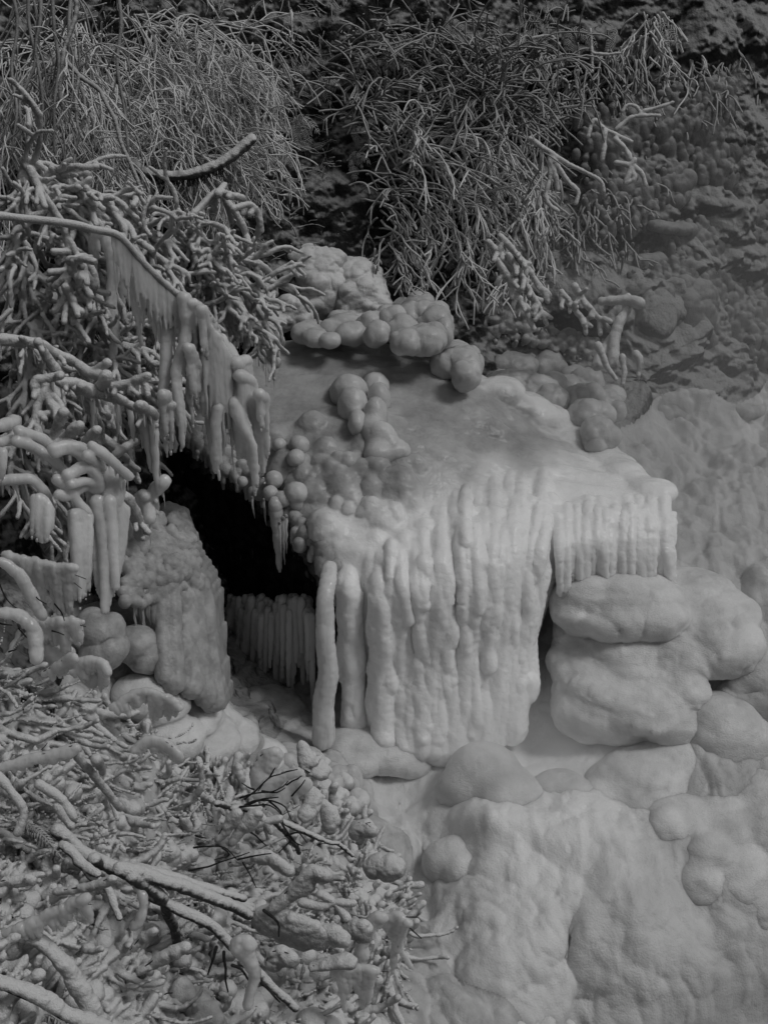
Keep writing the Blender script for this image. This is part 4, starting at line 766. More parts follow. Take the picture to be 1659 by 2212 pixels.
fan('long thin dark twig crossing the glassy sheets above the rimed tangle', [(30,105),(130,130),(260,160),(370,175),(470,190)], 90, 6.25, 6.2, 5, z6, twig=.004)
fan('second thin twig with a wide glassy sheet, below the long thin crossing twig', [(215,508),(300,515),(400,515),(510,520)], 75, 6.3, 6.25, 6, z6, twig=.004)
fan('drooping dark twig sheathed in ice curving down at the left edge', [(0,150),(70,210),(140,300),(190,400),(240,490)], 26, 6.0, 6.1, 7, z6, tilt=(1, 0, .3))
fan('thick arched ice tube bending down over the rimed tangle at the left edge', [(-30,455),(70,450),(160,480),(230,560),(245,680),(240,760)], 22, 5.95, 5.95, 8, z6, tilt=(-.6, 0, -1), thick=.03, grow_=(.8, 1.2))
fan('slanting dark stem with a hanging glassy web between the two crossing twigs', [(130,640),(230,600),(300,590)], 60, 6.4, 6.4, 9, z6, twig=.004)
fan('small steep twig blade among the glassy webs', [(280,620),(330,680),(400,720),(420,700)], 44, 6.35, 6.4, 10, z6, twig=.004)
fan('large dark-edged plank of ice jutting from the lower left edge', [(-30,1090),(60,1060),(250,970),(420,890),(500,860)], 50, 5.4, 5.3, 11, z3b, thick=.03, tilt=(.35, -.1, -1))
fan('snow-topped curved bough arching down from the ice plank', [(0,1075),(120,1080),(260,1150),(360,1270),(430,1390),(490,1500),(560,1600)], 34, 5.4, 5.5, 12, z3b, tilt=(.8, -.1, .4), thick=.04, m='rime', grow_=(.6, 1.3))
fan('thin slanting blade of ice across the rimed tangle at the upper left of the foreground', [(-20,110),(100,70),(200,40),(330,10),(420,-20)], 26, 5.7, 5.7, 13, z3b)
fan('black bough cutting the bottom left corner with ice packed beneath', [(-40,1330),(100,1390),(230,1450),(380,1540),(520,1600),(700,1700)], 34, 5.05, 5.2, 14, z3b, tilt=(.5, 0, .8), thick=.04, m='rime', twig=.014)
fan('finger of ice pointing up and right above the ice plank', [(320,820),(430,800),(540,780),(640,740)], 26, 5.7, 5.6, 15, z3b, m='rime')
fan('rounded ice paddle on a thin twig at the left edge, below the finger of ice', [(-10,760),(80,750),(170,740)], 34, 5.5, 5.5, 16, z3b, m='rime')
fan('upright paddle of ice by the lower black gap', [(760,1150),(820,1080),(880,1040)], 22, 5.9, 5.85, 17, z3b, m='rime')
fan('drooping slender ice strap hanging from the fork of the big crossing branch', [(755,740),(790,810),(825,880),(800,960),(760,1020)], 14, 5.95, 5.95, 18, z3b, tilt=(1, 0, 0))
fan('forked snow-capped spur rising beside the lower black gap', [(800,1280),(880,1220),(960,1170),(1060,1130)], 36, 5.85, 5.8, 19, z3b, m='rime', thick=.03)
fan('wide triangular sail of ice hanging over a black gap, below the crossing branches', [(220,985),(280,985),(340,1010),(400,1040),(480,1060)], 120, 6.35, 6.3, 20, z4b, m='rime', thick=.05, grow_=(.9, 1))
fan('broad flat slab of ice leaning up and right in the middle of the foreground thicket', [(245,975),(330,900),(400,830),(480,750),(560,760)], 62, 6.3, 6.2, 21, z4b, m='rime', thick=.04, tilt=(.8, 0, -.6))
fan('long curled tongue of ice on an arched twig, foreground thicket', [(0,700),(100,650),(210,640),(290,680),(370,740)], 38, 6.6, 6.5, 22, z4b, m='rime', thick=.03)
fan('glassy bell of ice hanging from a short dark twig, lowest right of the thicket', [(920,1085),(980,1030),(1040,1030),(1100,1080)], 118, 6.75, 6.7, 23, z4b, thick=.07, grow_=(1.4, 1.1), twig=.007)
fan('square block of clear ice beneath a capped twig, left of the glassy bell', [(640,1390),(720,1370),(800,1350),(900,1370)], 70, 6.5, 6.5, 24, z4b, thick=.07, grow_=(1, 1))
fan('narrow slanting ice post between the glassy bell and the square block', [(770,1270),(810,1160),(850,1060),(900,1030)], 34, 6.7, 6.6, 25, z4b, tilt=(1, 0, .1), thick=.03, grow_=(.9, 1))
fan('mushroom of snow-capped ice on a thin twig, lower middle', [(225,1310),(250,1260),(300,1240),(370,1260)], 62, 6.0, 5.95, 26, z4b, m='rime', thick=.045, grow_=(.8, 1))
fan('forked icicle tail dropping beside the bottom black gap', [(30,1260),(90,1320),(130,1400),(110,1500),(90,1580)], 34, 6.0, 6.05, 27, z4b, tilt=(1, 0, -.1), thick=.03, grow_=(1.6, .4))
fan('flat snow cap on three thin twigs below the mushroom cluster', [(500,1340),(600,1310),(680,1290),(750,1300)], 30, 6.45, 6.4, 28, z4b, m='rime', thick=.05)
fan('stacked pair of snow-capped ice shelves in the lower thicket', [(510,1130),(580,1110),(650,1110),(700,1150)], 70, 6.5, 6.45, 29, z4b, m='rime', thick=.05, grow_=(.8, 1))
fan('leaning column of ice holding a fine black twig, by the stacked shelves', [(690,1120),(740,1080),(800,1070)], 55, 6.6, 6.55, 30, z4b, m='rime', thick=.04)
fan('cream-smooth leaf of ice standing upright at the top of the thicket', [(140,210),(150,110),(190,40),(250,10)], 50, 7.0, 6.95, 31, z4b, tilt=(1, 0, -.1), thick=.03, grow_=(.7, 1.1))
fan('leaf-shaped blade of ice laid along the black forked twig', [(150,290),(220,200),(300,150),(400,125)], 42, 6.9, 6.9, 32, z4b, tilt=(.4, 0, -1), side_twigs=5)
fan('pair of ice leaves on a black twig leaning right, below the forked twig', [(200,400),(280,300),(350,220),(450,190)], 36, 6.85, 6.85, 33, z4b, tilt=(.6, 0, -1), side_twigs=4)
fan('round fist of ice on a thin twig at the right edge of the thicket', [(745,500),(780,460),(830,450),(870,480)], 50, 7.3, 7.25, 34, z4b, thick=.05, m='rime', grow_=(.8, 1.2), twig=.004)
fan('block of rimed ice overhanging the water channel', [(850,700),(900,670),(960,665),(1020,690)], 52, 7.2, 7.15, 35, z4b, thick=.07, m='rime', grow_=(1, 1.2), twig=0)
fan('scalloped ice finger curling down along a curved black twig', [(550,340),(570,400),(575,480)], 40, 7.15, 7.15, 36, z4b, tilt=(1, 0, 0), m='rime', thick=.035)
fan('stacked scallops of rimed ice beside the forked black twig', [(470,250),(470,320),(430,390)], 50, 7.05, 7.0, 37, z4b, tilt=(1, 0, 0), m='rime', thick=.04)
fan('ribbed finger of rime leaning right, left one of a matching pair', [(0,580),(40,500),(90,430),(140,390)], 32, 6.5, 6.45, 38, z4b, m='rime', tilt=(.8, 0, -.5), thick=.03)
fan('ribbed finger of rime leaning right, beside the black twig nest', [(-85,560),(-50,500),(-10,430),(30,390)], 26, 6.5, 6.45, 39, z4b, m='rime', tilt=(.8, 0, -.5), thick=.03)
fan('tall snow-draped spire at the upper rim of the thicket', [(420,-20),(430,60),(450,120),(520,170)], 46, 7.1, 7.05, 40, z4b, m='rime', tilt=(1, 0, -.3), thick=.04, grow_=(.4, 1.2))

# ------------------------------------------------------------------ the foreground thicket
iced('bough', 'big snow-topped bough crossing the foreground down to the right, forked like a hand', [[(330,470),(400,530),(500,610),(740,720),(860,840),(1000,910),(1200,1010),(1290,1090),(1400,1200),(1500,1300),(1600,1400),(1700,1500)],[(740,700),(900,745),(1050,790),(1200,850),(1330,900),(1430,960)],[(700,690),(820,700),(960,730),(1100,775),(1250,820),(1400,860)],
     [(760,740),(850,790),(950,870),(965,950),(1005,1040),(1020,1130)],[(540,640),(640,690),(740,730)]], r=(.036,.026), dd=(5.9,6.35), seed=81, zf=z3b, rim='bough', lump=.12)
iced('bough', 'pale slanting stem lying left of the big forked bough', [[(360,560),(430,610),(520,720),(600,790),(650,880),(690,980)],[(450,640),(560,720)]], r=(.026,.016), dd=(5.85,5.8), seed=82, zf=z3b, rim='bough')
iced('bough', 'bent twig like a knee at the left edge of the foreground', [[(-20,140),(60,230),(130,330),(135,400),(105,490)],[(230,200),(320,260),(390,340),(430,400)],[(330,330),(370,390),(410,450)]], r=(.024,.02), dd=(5.6,5.6), seed=83, zf=z3b)
iced('bough', 'thin stem sloping through the rimed tangle to a knot of twigs', [[(0,480),(90,520),(180,590),(230,670),(290,760),(300,810)],[(440,20),(500,110),(560,180),(640,260),(700,340)],[(555,60),(580,100),(590,140)],[(320,700),(330,760),(370,820)]], r=(.022,.02), dd=(5.75,6.0), seed=84, zf=z3b)
iced('bough', 'snow-lined bough running above the black twig nest to the rim of the thicket', [[(20,370),(130,375),(240,410),(430,490),(600,570),(680,600),(760,660)],[(240,410),(330,500),(400,590),(430,640)],[(-80,340),(20,370)]], r=(.018,.012), dd=(6.75,7.15), seed=85, zf=z4b, rim='bough')
iced('bough', 'two rounded knuckles of iced stem hanging beside the black twig nest', [[(130,400),(190,420),(230,480),(245,510)],[(120,490),(190,460),(300,440)],[(560,900),(620,940),(680,1000),(720,1050)],[(440,950),(560,970),(640,945),(760,955)]], r=(.022,.026), dd=(6.6,6.6), seed=86, zf=z4b)
def twigs(label, paths, r, dd, seed, zf, name='black_twig', cat='twig', m='bark'):
    t = None
    for i, pp in enumerate(paths):
        P = resample(pix(zf(pp), dd[0], dd[1]), .03); t = t or thing(name, P[0], label, cat)
        b = Buf(); P = P + .004 * np.stack([vnoise(P * 20, seed + q) for q in range(3)], -1); b.tube(P, np.linspace(r * .75, r * .35, len(P)), 6); obj('stem', b, M[m], t)
    return t
twigs('black forked twig spreading like a hand at the upper rim of the thicket', [[(90,310),(160,260),(240,180),(320,150),(415,125)],[(240,180),(270,130),(280,115)],[(60,300),(160,275),(260,265),(330,230),(360,200)],[(330,230),(380,200),(440,165)],[(150,250),(110,235),(70,210)],[(380,290),(430,240),(460,190)],[(400,190),(430,170)],[(200,260),(290,270),(340,240)]], .007, (6.85, 6.8), 1, z4b)
twigs('nest of black twigs arching over the dark gap in the thicket', [[(90,350),(150,320),(260,320),(340,360),(380,440),(420,460)],[(110,345),(200,310),(300,300)],[(60,360),(140,350),(250,350),(330,420)],[(300,430),(380,560),(440,600)],[(330,480),(420,600)],[(340,540),(420,520),(470,580)],[(100,500),(160,540),(220,600)],[(460,520),(520,560)],[(240,320),(310,390),(330,480)],[(380,560),(300,640)]], .008, (6.75, 6.7), 2, z4b)
twigs('slender black twigs laced between the rime fingers, mid foreground', [[(1120,570),(1200,560),(1290,565),(1370,640)],[(1280,570),(1320,610),(1240,640)],[(1370,640),(1500,610),(1560,605)],[(1090,700),(1200,680),(1330,630),(1440,600)],[(1130,500),(1190,520)],[(1400,660),(1450,740),(1480,800)]], .007, (6.35, 6.3), 3, z3b)
twigs('dark bare stems standing in the lower black gap', [[(1250,1140),(1230,1200),(1200,1300)],[(1290,1170),(1300,1300),(1310,1400)],[(1340,1250),(1390,1270),(1440,1350)],[(1510,1350),(1560,1400),(1610,1460)],[(1520,930),(1600,1000),(1610,1080)],[(1040,920),(1090,900)]], .012, (6.2, 6.2), 4, z3b)
twigs('stray black twigs crossing the pale webs at the left', [[(0,480),(60,490),(85,520)],[(0,530),(80,540)],[(120,560),(170,620),(210,670)],[(180,310),(240,380),(290,410)],[(330,570),(400,600)],[(340,410),(380,460),(400,510)],[(60,710),(100,690)],[(0,290),(60,400),(120,440)]], .006, (6.05, 6.05), 5, z6)
def inpoly(poly, n, gg):
    a = np.array(poly, float); o = []
    while len(o) < n:
        q = gg.uniform(a.min(0), a.max(0), (n * 2, 2)); o += list(q[inside([tuple(x) for x in poly], q[:, 0], q[:, 1])])
    return np.array(o[:n])
thick = [(-60,1480),(60,1490),(200,1560),(300,1620),(420,1700),(560,1700),(680,1720),(740,1800),(800,1880),(850,1950),(880,2040),(850,2120),(780,2260),(-60,2280)]
def scatter_twigs(name, label, poly, n, L, r, gg, m, dirn, jit, lift, k=6, curl=.5, kind='stuff', dens=None, step=.03, sink=.0, base=None, fuse=0, extra=None):
    b = Buf(); Q = inpoly(poly, n * (2 if dens else 1), gg); c = 0
    for q in Q:
        p0 = W(q[0], q[1], float((base or terr)(q[0], q[1]))); 
        if dens and gg.rand() > dens(p0, q): continue
        fl = np.array([vnoise(p0[None] * 1.8, 301)[0], .5 * vnoise(p0[None] * 1.8, 302)[0], vnoise(p0[None] * 1.8, 303)[0]]) + .7 * np.array([vnoise(p0[None] * 5, 304)[0], 0, vnoise(p0[None] * 5, 305)[0]]); d = unit(np.array(dirn, float) + fl * 1.3 + gg.normal(0, jit * .5, 3)); l = gg.uniform(*L); r0 = r[0] + (r[1] - r[0]) * gg.rand() ** 2
        p0 = p0 + np.array([0, -CT * .7, .7]) * gg.uniform(*lift) - d * l * .5; m_ = max(3, int(l / step)); pts = [p0]; ax = unit(gg.normal(0, 1, 3))
        for j in range(m_):
            d = unit(d + np.cross(ax, d) * curl * l / m_ * 5 + gg.normal(0, .12, 3) + (0, 0, -.03)); pts.append(pts[-1] + d * l / m_)
        P = np.array(pts); b.tube(P, r0 * np.linspace(1.1, .65, len(P)) * (1 + .3 * vnoise(P * 24, 3) + .1 * gg.normal(0, 1, len(pts)).clip(-1, 1)), k); c += 1
        if c >= n: break
    tagl = dict(label=label, cat='undergrowth', kind=kind)
    if fuse: extra(b); b = remesh(b, fuse, 1, lambda v, n: .005 * fbm(v * 38, 3, 3) + .006 * bumps(v * 26, 5))
    return obj(name, b, M[m], None, **tagl)
g = np.random.RandomState(91)
def crumbs(b):
    Q = inpoly(thick, 7500, g); D_ = terr(Q[:, 0], Q[:, 1]); PW = W(Q[:, 0], Q[:, 1], D_)
    for q, p0, z_ in zip(Q, PW, vnoise(PW * 2.5, 311)):
        if z_ < g.uniform(-.6, .5): continue
        r1 = .008 + .024 * g.rand() ** 2; b.blob(p0 + np.array([0, -.7, .7]) * g.uniform(.05, .25), (r1 * 1.3, r1, r1), 1)
scatter_twigs('frosted_undergrowth', 'matted rime-coated twigs and stalks covering the foreground bank', thick, 4600, (.16, .5), (.006, .022), g, 'rime', (.6, -.35, -.4), .42, (.02, .26), 7, .8, fuse=.0085, extra=crumbs)
scatter_twigs('undergrowth', 'thin dark twigs threaded through the foreground mat', thick, 220, (.12, .4), (.002, .004), g, 'bark', (.6, -.3, -.1), .6, (.06, .2), 5, .4)
def bush(label, poly, n, rr_, seed, off=.05, m='rime', el=(.8, 1.5), vox=.009, name='iced_bush', cat='bush', disp=None):
    gg = np.random.RandomState(seed); b = Buf(); Q = inpoly(poly, int(n * (1.5 if off >= .1 else 1)), gg); c = None
    for q in Q:
        d_ = float(terr(q[0], q[1])); p0 = W(q[0], q[1], d_ - (gg.uniform(.06, .30) if off >= .1 else gg.uniform(.05, .22) if m != 'rime' else gg.uniform(-.03, .05))); c = p0 if c is None else c; r0 = (rr_[0] + (rr_[1] - rr_[0]) * gg.rand() ** 1.7) * (.8 if off >= .1 else 1); e = gg.uniform(*el)
        b.blob(p0, (r0, r0, r0 * e), 2)
        for j in range(7):
            dr = unit(gg.normal(0, 1, 3) + (0, -.4, .4)); b.blob(p0 + dr * r0 * .9, np.array([r0 * gg.uniform(.8, 1.3), r0, r0 * gg.uniform(.8, 1.3)]) * gg.uniform(.3, .6), 1)
    return obj(name, remesh(b, vox, 1, disp or lump_disp(.012, 15, .008, 34, .004), 1.3, 2), M[m], None, label=label, cat=cat)
bush('rim of rimed ice heads along the upper edge of the thicket beside the pool', [(640,1620),(700,1640),(770,1700),(790,1800),(740,1780),(700,1740),(660,1680)], 34, (.03, .07), 1, .12)
bush('rimed ice heads piled where the snow-lined bough ends over the water channel', [(720,1790),(800,1800),(810,1880),(860,1930),(840,1980),(770,1930),(740,1860)], 34, (.03, .07), 2, .12)
bush('cauliflower heads of rime in the lower right thicket above the stacked shelves', [(760,1930),(870,1940),(880,2030),(800,2020)], 24, (.03, .06), 3, .12)
bush('snow-capped heads below the big forked bough', [(560,2000),(660,2040),(720,2100),(700,2212),(600,2260),(540,2180)], 34, (.035, .075), 4, .14)
bush('pillow-shaped ice heads at the very bottom, left of the lowest slope', [(420,2150),(560,2190),(760,2200),(900,2240),(600,2290),(400,2270)], 26, (.05, .1), 5, .12)
bush('lumpy ice heads in the bottom left corner', [(0,2040),(120,2080),(260,2160),(240,2230),(0,2260)], 40, (.03, .07), 6, .12)
bush('packed rime heads at the left edge above the ice plank', [(-20,1900),(60,1900),(90,1990),(60,2060),(-20,2060)], 22, (.03, .06), 7, .15)
bush('small iced heads between the two parts of the big forked bough', [(430,1930),(560,1950),(640,2000),(560,2020),(470,1990)], 22, (.025, .05), 8, .12)
bush('smooth lumps of ice stepping down the slope right of the bead-crusted boulder', [(380,1500),(470,1540),(560,1620),(620,1680),(560,1690),(460,1620),(380,1560)], 30, (.06, .12), 9, .0, 'glaze', name='ice_lump', cat='ice lump', vox=.012)
bush('rime heads heaped among the roots of the big forked bough', [(250,1850),(420,1800),(560,1850),(520,1930),(380,1940),(260,1920)], 40, (.025, .055), 12, .12)
bush('rime heads filling the space between the ice plank and the mushroom of snow-capped ice', [(200,1990),(380,1990),(500,2060),(520,2170),(360,2150),(240,2080)], 44, (.03, .065), 13, .12)
bush('rime heads crowding the slope under the arched glass blade', [(60,1650),(240,1640),(380,1720),(300,1800),(120,1790)], 40, (.02, .05), 14, .12)
bush('chain of soft lumps bordering the pool below the free pillar', [(560,1640),(660,1640),(760,1680),(740,1730),(640,1700)], 24, (.05, .1), 10, .02, 'ice', name='ice_lump', cat='ice lump', vox=.012)
bush('line of cracked frosty cobbles of ice crossing the lowest slope', [(960,2000),(1040,2010),(1130,2070),(1200,2160),(1240,2230),(1120,2230),(1040,2120),(970,2050)], 40, (.03, .07), 11, .0, 'rime', name='ice_lump', cat='ice lump', el=(.6, 1))
# fern fronds
def frond(b, P, L, gg, k=4, npin=16, wid=.3, r=.004):
    n = len(P); Tn = unit(np.gradient(P, axis=0)); nrm_ = np.array([0, -.6, .8]); sd_ = unit(np.cross(Tn, nrm_)); b.tube(P, r, 5)
    for i in range(npin):
        t_ = .1 + .88 * i / npin; q = P[int(t_ * (n - 1))]; l = L * wid * math.sin(math.pi * min(1, t_ * .9 + .12)) ** .7
        for s_ in (-1, 1):
            d = unit(sd_[int(t_ * (n - 1))] * s_ + Tn[int(t_ * (n - 1))] * .45 + (0, 0, -.15)); b.tube(np.stack([q, q + d * l * .55 + (0, 0, .004), q + d * l - (0, 0, .01)]), np.array([1, 1.2, .7]) * r * 1.1, k)
def fern(label, u_, v_, d_, n, L, seed, dirs=None, spread=1.2, base_a=-90, wid=.28, r=.004):
    gg = np.random.RandomState(seed); t = thing('fern', W(u_, v_, d_), label, 'fern')
    for i in range(n):
        a = R(base_a + gg.uniform(-1, 1) * spread * 60); l = L * gg.uniform(.7, 1.1); p = np.array(W(u_, v_, d_)); d = np.array([math.cos(a), -.45, -math.sin(a)]); pts = [p]
        for j in range(8): d = unit(d + (0, -.02, -.14)); pts.append(pts[-1] + d * l / 8)
        b = Buf(); frond(b, resample(np.array(pts), l / 14), l, gg, npin=11, wid=wid * .7, r=r * .8); obj('frond', b, M['fern'], t)
    return t
for i, (u_, v_, n, L, a, lab) in enumerate([(640,250,5,.30,60,'frosted fern spreading on black soil right of the weeping twigs'),(600,300,4,.26,80,'small drooping fern left of the spreading fern'),(690,170,4,.24,40,'little fern on the dark slope above the spreading fern'),(760,330,4,.22,60,'faint fern among rocks below the spreading fern'),
      (875,70,5,.26,80,'hanging fern in the dark recess at the top middle'),(830,120,4,.22,100,'dim fern left of the hanging fern in the recess'),(1235,60,5,.3,70,'pale fern dangling over the upper cliff near the top'),(1400,40,5,.36,80,'long-fronded fern draped over the cliff at the top right'),(1480,60,5,.34,70,'hazy fern right of the long-fronded fern'),
      (1330,60,4,.3,90,'drooping fern between the pale fern and the long-fronded fern'),(760,280,3,.2,40,'tiny fern beside a leaning twig on black soil'),(300,500,4,.25,60,'dark fern peeping out under the log'),(20,480,5,.24,-20,'fern of curled fronds at the left edge above the arching branch'),(1590,120,5,.34,80,'ragged fern high on the right cliff'),(970,40,4,.24,70,'fern in shade left of the upright bush')]):
    fern(lab, u_, v_, float(terr(u_, v_)) - .2, n, L, 500 + i, base_a=a)
for i, (u_, v_, a, L, lab) in enumerate([(430,1850,20,.3,'buried fern with dark combs above the big forked bough'),(90,1960,10,.34,'fern with black comb edges at the left above the ice plank'),(70,2180,0,.28,'fern tips showing in the bottom left corner'),(30,1780,-10,.3,'fern smothered in rime at the left edge, mid foreground'),(700,2030,60,.2,'dark fern leaf hidden behind the triangular sail')]):
    fern(lab, u_, v_, float(terr(u_, v_)) - .16, 4, L, 530 + i, base_a=a, wid=.16, r=.006)

# ------------------------------------------------------------------ plants on the hillside
DN = (0.1, -.25, -1.)
hill_poly = [(-60,-60),(1300,-60),(1330,300),(1250,760),(1000,700),(850,640),(620,560),(500,700),(250,900),(-60,800)]
g = np.random.RandomState(101)
scatter_twigs('frosted_undergrowth', 'fine frosted stalks and roots clinging to the dark hillside', hill_poly, 5200, (.05, .22), (.003, .007), g, 'twig', (.25, -.25, -.5), .8, (.0, .12), 4, 1.2, dens=lambda p0, q: .25 + .75 * (vnoise(p0[None] * 1.6, 61)[0] > -.1), step=.05)
WL = [('great mass of fine frosted twigs weeping down at the upper left', [(150,60),(220,100),(120,140),(200,180)], 26, .75, .1),('frosted twig spray fanning right from the weeping mass near the top', [(330,60),(390,90),(300,40)], 22, .7, .6),('fine twig veil hanging above the curved log', [(380,210),(440,240),(340,200)], 18, .6, .7),
      ('lower tassels of the weeping twigs brushing the iced branches', [(170,260),(230,300),(140,290)], 22, .55, .2),('dim twig veil at the left edge behind the wavy hanging stems', [(20,100),(60,200),(10,300)], 16, .65, .1),('arched twig spray whose tips hang over black soil, right of the veil', [(420,120),(480,150)], 14, .55, .9),('bundle of frosted canes sweeping right, just above the log', [(320,290),(370,310),(430,300)], 22, .5, 1.)]
for i, (lab, bs_, n_, L_, sx) in enumerate(WL):
    n_ = int(n_ * 1.6); shrub('weeping_shrub', lab, [(a, c, float(terr(a, c)) - .55 - .12 * (j % 3)) for j, (a, c) in enumerate(bs_)], 'veil', (L_ * .6, L_), .0062, 3, n_, [(sx, -.3, -.3), (sx * .6 + .1, -.2, -.9), (sx - .4, -.3, -.6), (sx + .3, -.2, .15)], .35, .9, 6, 600 + i, 5, 'shrub', None, step=.045, spread=.6, kink=.16, rmin=.0055, shrink=.85)
gg = np.random.RandomState(5)
for i, (us_, lab) in enumerate([((30, 30, 35, 30, 28), 'wavy dark stem hanging down the left edge from the top'),((115, 118, 122, 115, 118), 'straight hanging stem second from the left edge at the top'),((155, 150, 148, 190, 170), 'snaking stem with a kink hanging in front of the weeping mass'),((252, 258, 262, 270, 272), 'thin stem hanging near the middle of the weeping mass'),((85, 90, 80, 95, 80), 'faint hanging stem between the first two at the top left'),((60, 62, 70, 40, 60), 'crooked stem crossing the left edge veil')]):
    vv_ = [-60, 40, 130, 230, 330]; pts = [(a + gg.uniform(-6, 6), c) for a, c in zip(us_, vv_)]; P = resample(pix(pts, 8.0, 8.2), .05); b = Buf(); P = P + .02 * np.stack([vnoise(P * 4, i + q) for q in range(3)], -1); b.tube(P, np.linspace(.013, .009, len(P)), 7)
    for j in range(14):
        q = P[gg.randint(2, len(P))]; d = unit(np.array([gg.uniform(-.8, .8), -.2, -1])); l = gg.uniform(.1, .3); b.tube(resample(np.stack([q, q + d * l * .5 + (.02, 0, .01), q + d * l + (0, 0, -.03)]), .05), .006, 5)
    obj('hanging_stem', b, M['twig'], None, label=lab, cat='stem')
iced('hanging_stem', 'forked pale stem with a long tail hanging over the weeping mass', [[(160,-30),(165,20),(152,70),(140,110),(150,140),(170,165),(165,210),(170,270),(180,300)],[(150,140),(180,170),(220,200),(250,260),(260,300),(280,350),(300,400)],[(140,110),(135,160),(130,200),(138,235)]], 'stem', r=(.014,.009), dd=(7.9,7.9), seed=700, zf=None, rim='twig', vox=.006)
# curved mossy log
b = Buf(); P = knobby(b, pix([(290,350),(310,368),(345,378),(400,378),(450,365),(490,345),(520,322),(545,300)], 8.9, 8.9), .026, .035, 10, .03, .1, 66)
t = thing('log', P[0], 'curved dark fallen log with an upturned blunt end, frosted along its lower part', 'log'); obj('trunk', remesh(b, .009, 1, rime_disp(.004, 40, 7, .004, 20)), M['bough'], t)
b = Buf(); gg = np.random.RandomState(8)
for j in range(160):
    q = P[gg.randint(0, int(len(P) * .72))] + gg.normal(0, .012, 3); b.tube(np.stack([q, q + (gg.uniform(-.02, .02), -.01, -gg.uniform(.03, .08))]), .004, 4)
obj('moss', b, M['bark'], t)
# canes and bushes
def canes(label, u_, v_, n, L, a0, a1, seed, r=.007, droop=1.6, off=.25, m='twig', name='arching_cane', cat='canes', side=.3, out=.35, kink=.06):
    gg = np.random.RandomState(seed); b = Buf(); c = None
    for i in range(n):
        uu, v2 = u_ + gg.normal(0, 34), v_ + gg.normal(0, 24); p = np.array(W(uu, v2, float(terr(uu, v2)) - off)); c = p if c is None else c
        a = R(gg.uniform(a0, a1)); d = np.array([math.cos(a), -gg.uniform(.1, 1) * out, math.sin(a)]); l = L * gg.uniform(.5, 1.15); m_ = 12; pts = [p]; br = []
        for j in range(m_):
            d = unit(d + gg.normal(0, kink, 3) + (0, 0, -droop / m_)); pts.append(pts[-1] + d * l / m_)
            if gg.rand() < side and j > 2: br.append((pts[-1], unit(d + gg.normal(0, .5, 3)), l * gg.uniform(.15, .45)))
        b.tube(resample(np.array(pts), .05), np.linspace(r, r * .7, len(resample(np.array(pts), .05))), 6)
        for q, d2, l2 in br:
            pp = [q]
            for j in range(4): d2 = unit(d2 + gg.normal(0, .12, 3) + (0, 0, -.15)); pp.append(pp[-1] + d2 * l2 / 4)
            b.tube(np.array(pp), r * .75, 5)
    return obj(name, b, M[m], None, label=label, cat=cat)
CN = [(1000,240,26,.75,60,150,'tall fine canes standing up beneath the top middle'),(1085,265,34,.95,75,105,'upright bundle of frosted stems with a bushy head near the top'),(880,330,34,.75,-10,110,'canes arching right like a fountain over black rock'),(780,250,26,.6,10,140,'loose criss-cross canes left of the fountain of canes'),
      (1010,300,24,.6,-20,60,'canes bowing right and down beneath the upright bundle'),(1090,320,30,.5,200,330,'dark clump of drooping grass in the middle of the slope'),(920,470,34,.55,220,320,'hanging bundle of pale stalks curling like hooks'),(1000,500,26,.65,200,290,'long pale stalks trailing left of the diagonal stems'),
      (1150,420,34,.7,230,320,'fan of straight stalks combed down to the right'),(1090,380,24,.6,180,250,'stalks bending left under the drooping grass'),(1200,260,30,.55,100,220,'shadowed scrub right of the upright bundle'),(1180,150,30,.5,60,160,'dim brushwood near the top, right of the bushy head'),(930,150,22,.6,60,140,'thin wands rising in the dark recess near the top'),
      (830,420,24,.5,-20,60,'short canes leaning right above the rimed boulders'),(1250,480,30,.5,220,330,'matted stalks where the slope turns icy'),(760,110,20,.45,-10,70,'spindly twigs on the dark slope near the top'),(1000,420,24,.55,-60,40,'bowed stalks overlapping the drooping grass'),(1120,540,30,.45,230,310,'rime-thick stalks fanning over the beaded slope'),(1260,170,26,.5,180,300,'trailing brush over the upper cliff edge'),
      (1420,60,30,.6,230,310,'hazy veil of twigs hanging at the top right'),(1550,90,30,.6,240,300,'faint twigs trailing down the right cliff near the top'),(1640,200,24,.6,230,300,'dim hanging brush at the right edge'),(1340,130,26,.5,220,320,'grey trailing twigs between scrub and the hazy veil'),(1480,200,26,.4,200,330,'low frosted brush on the shelf of the right cliff'),(1330,420,22,.4,200,340,'limp stalks around the curled pale twig'),(870,540,18,.4,230,320,'last pale hooks of stalk above the dark gap behind the boulders')]
for i, (u_, v_, n_, L_, a0, a1, lab) in enumerate(CN): canes(lab, u_, v_, int(n_ * 1.15), L_, a0, a1, 800 + i, r=.0098 if i not in (8, 14, 17) else .011, m='veil' if i in (2, 4, 5, 6, 7, 8, 9, 16, 17, 19) else 'twig', side=.5 if i != 1 else .9, droop=1.8 if a1 < 180 else .7, kink=.2)
z2 = lambda pts: ZC(1000, 0, 1000, pts)
iced('iced_branch', 'long straight rimed stick with a forked foot, sloping down across the middle slope', [[(630,600),(700,650),(800,710),(900,760),(940,790),(950,830)],[(715,670),(715,760),(700,850),(720,890),(750,910)],[(720,680),(740,760),(750,820)],[(730,690),(790,780),(840,830),(830,880)]], r=(.022,.02), dd=(10.3,10.3), seed=901, zf=z2, rim='rime', vox=.009)
iced('iced_branch', 'zigzag iced twig with blunt ends standing against the dark upper cliff', [[(880,590),(905,520),(940,545),(1000,580),(1070,610)],[(950,570),(950,640),(940,690)],[(1000,600),(1040,640),(1060,690)]], r=(.022,.024), dd=(10.6,10.6), seed=902, zf=z2, rim='rime', vox=.009)
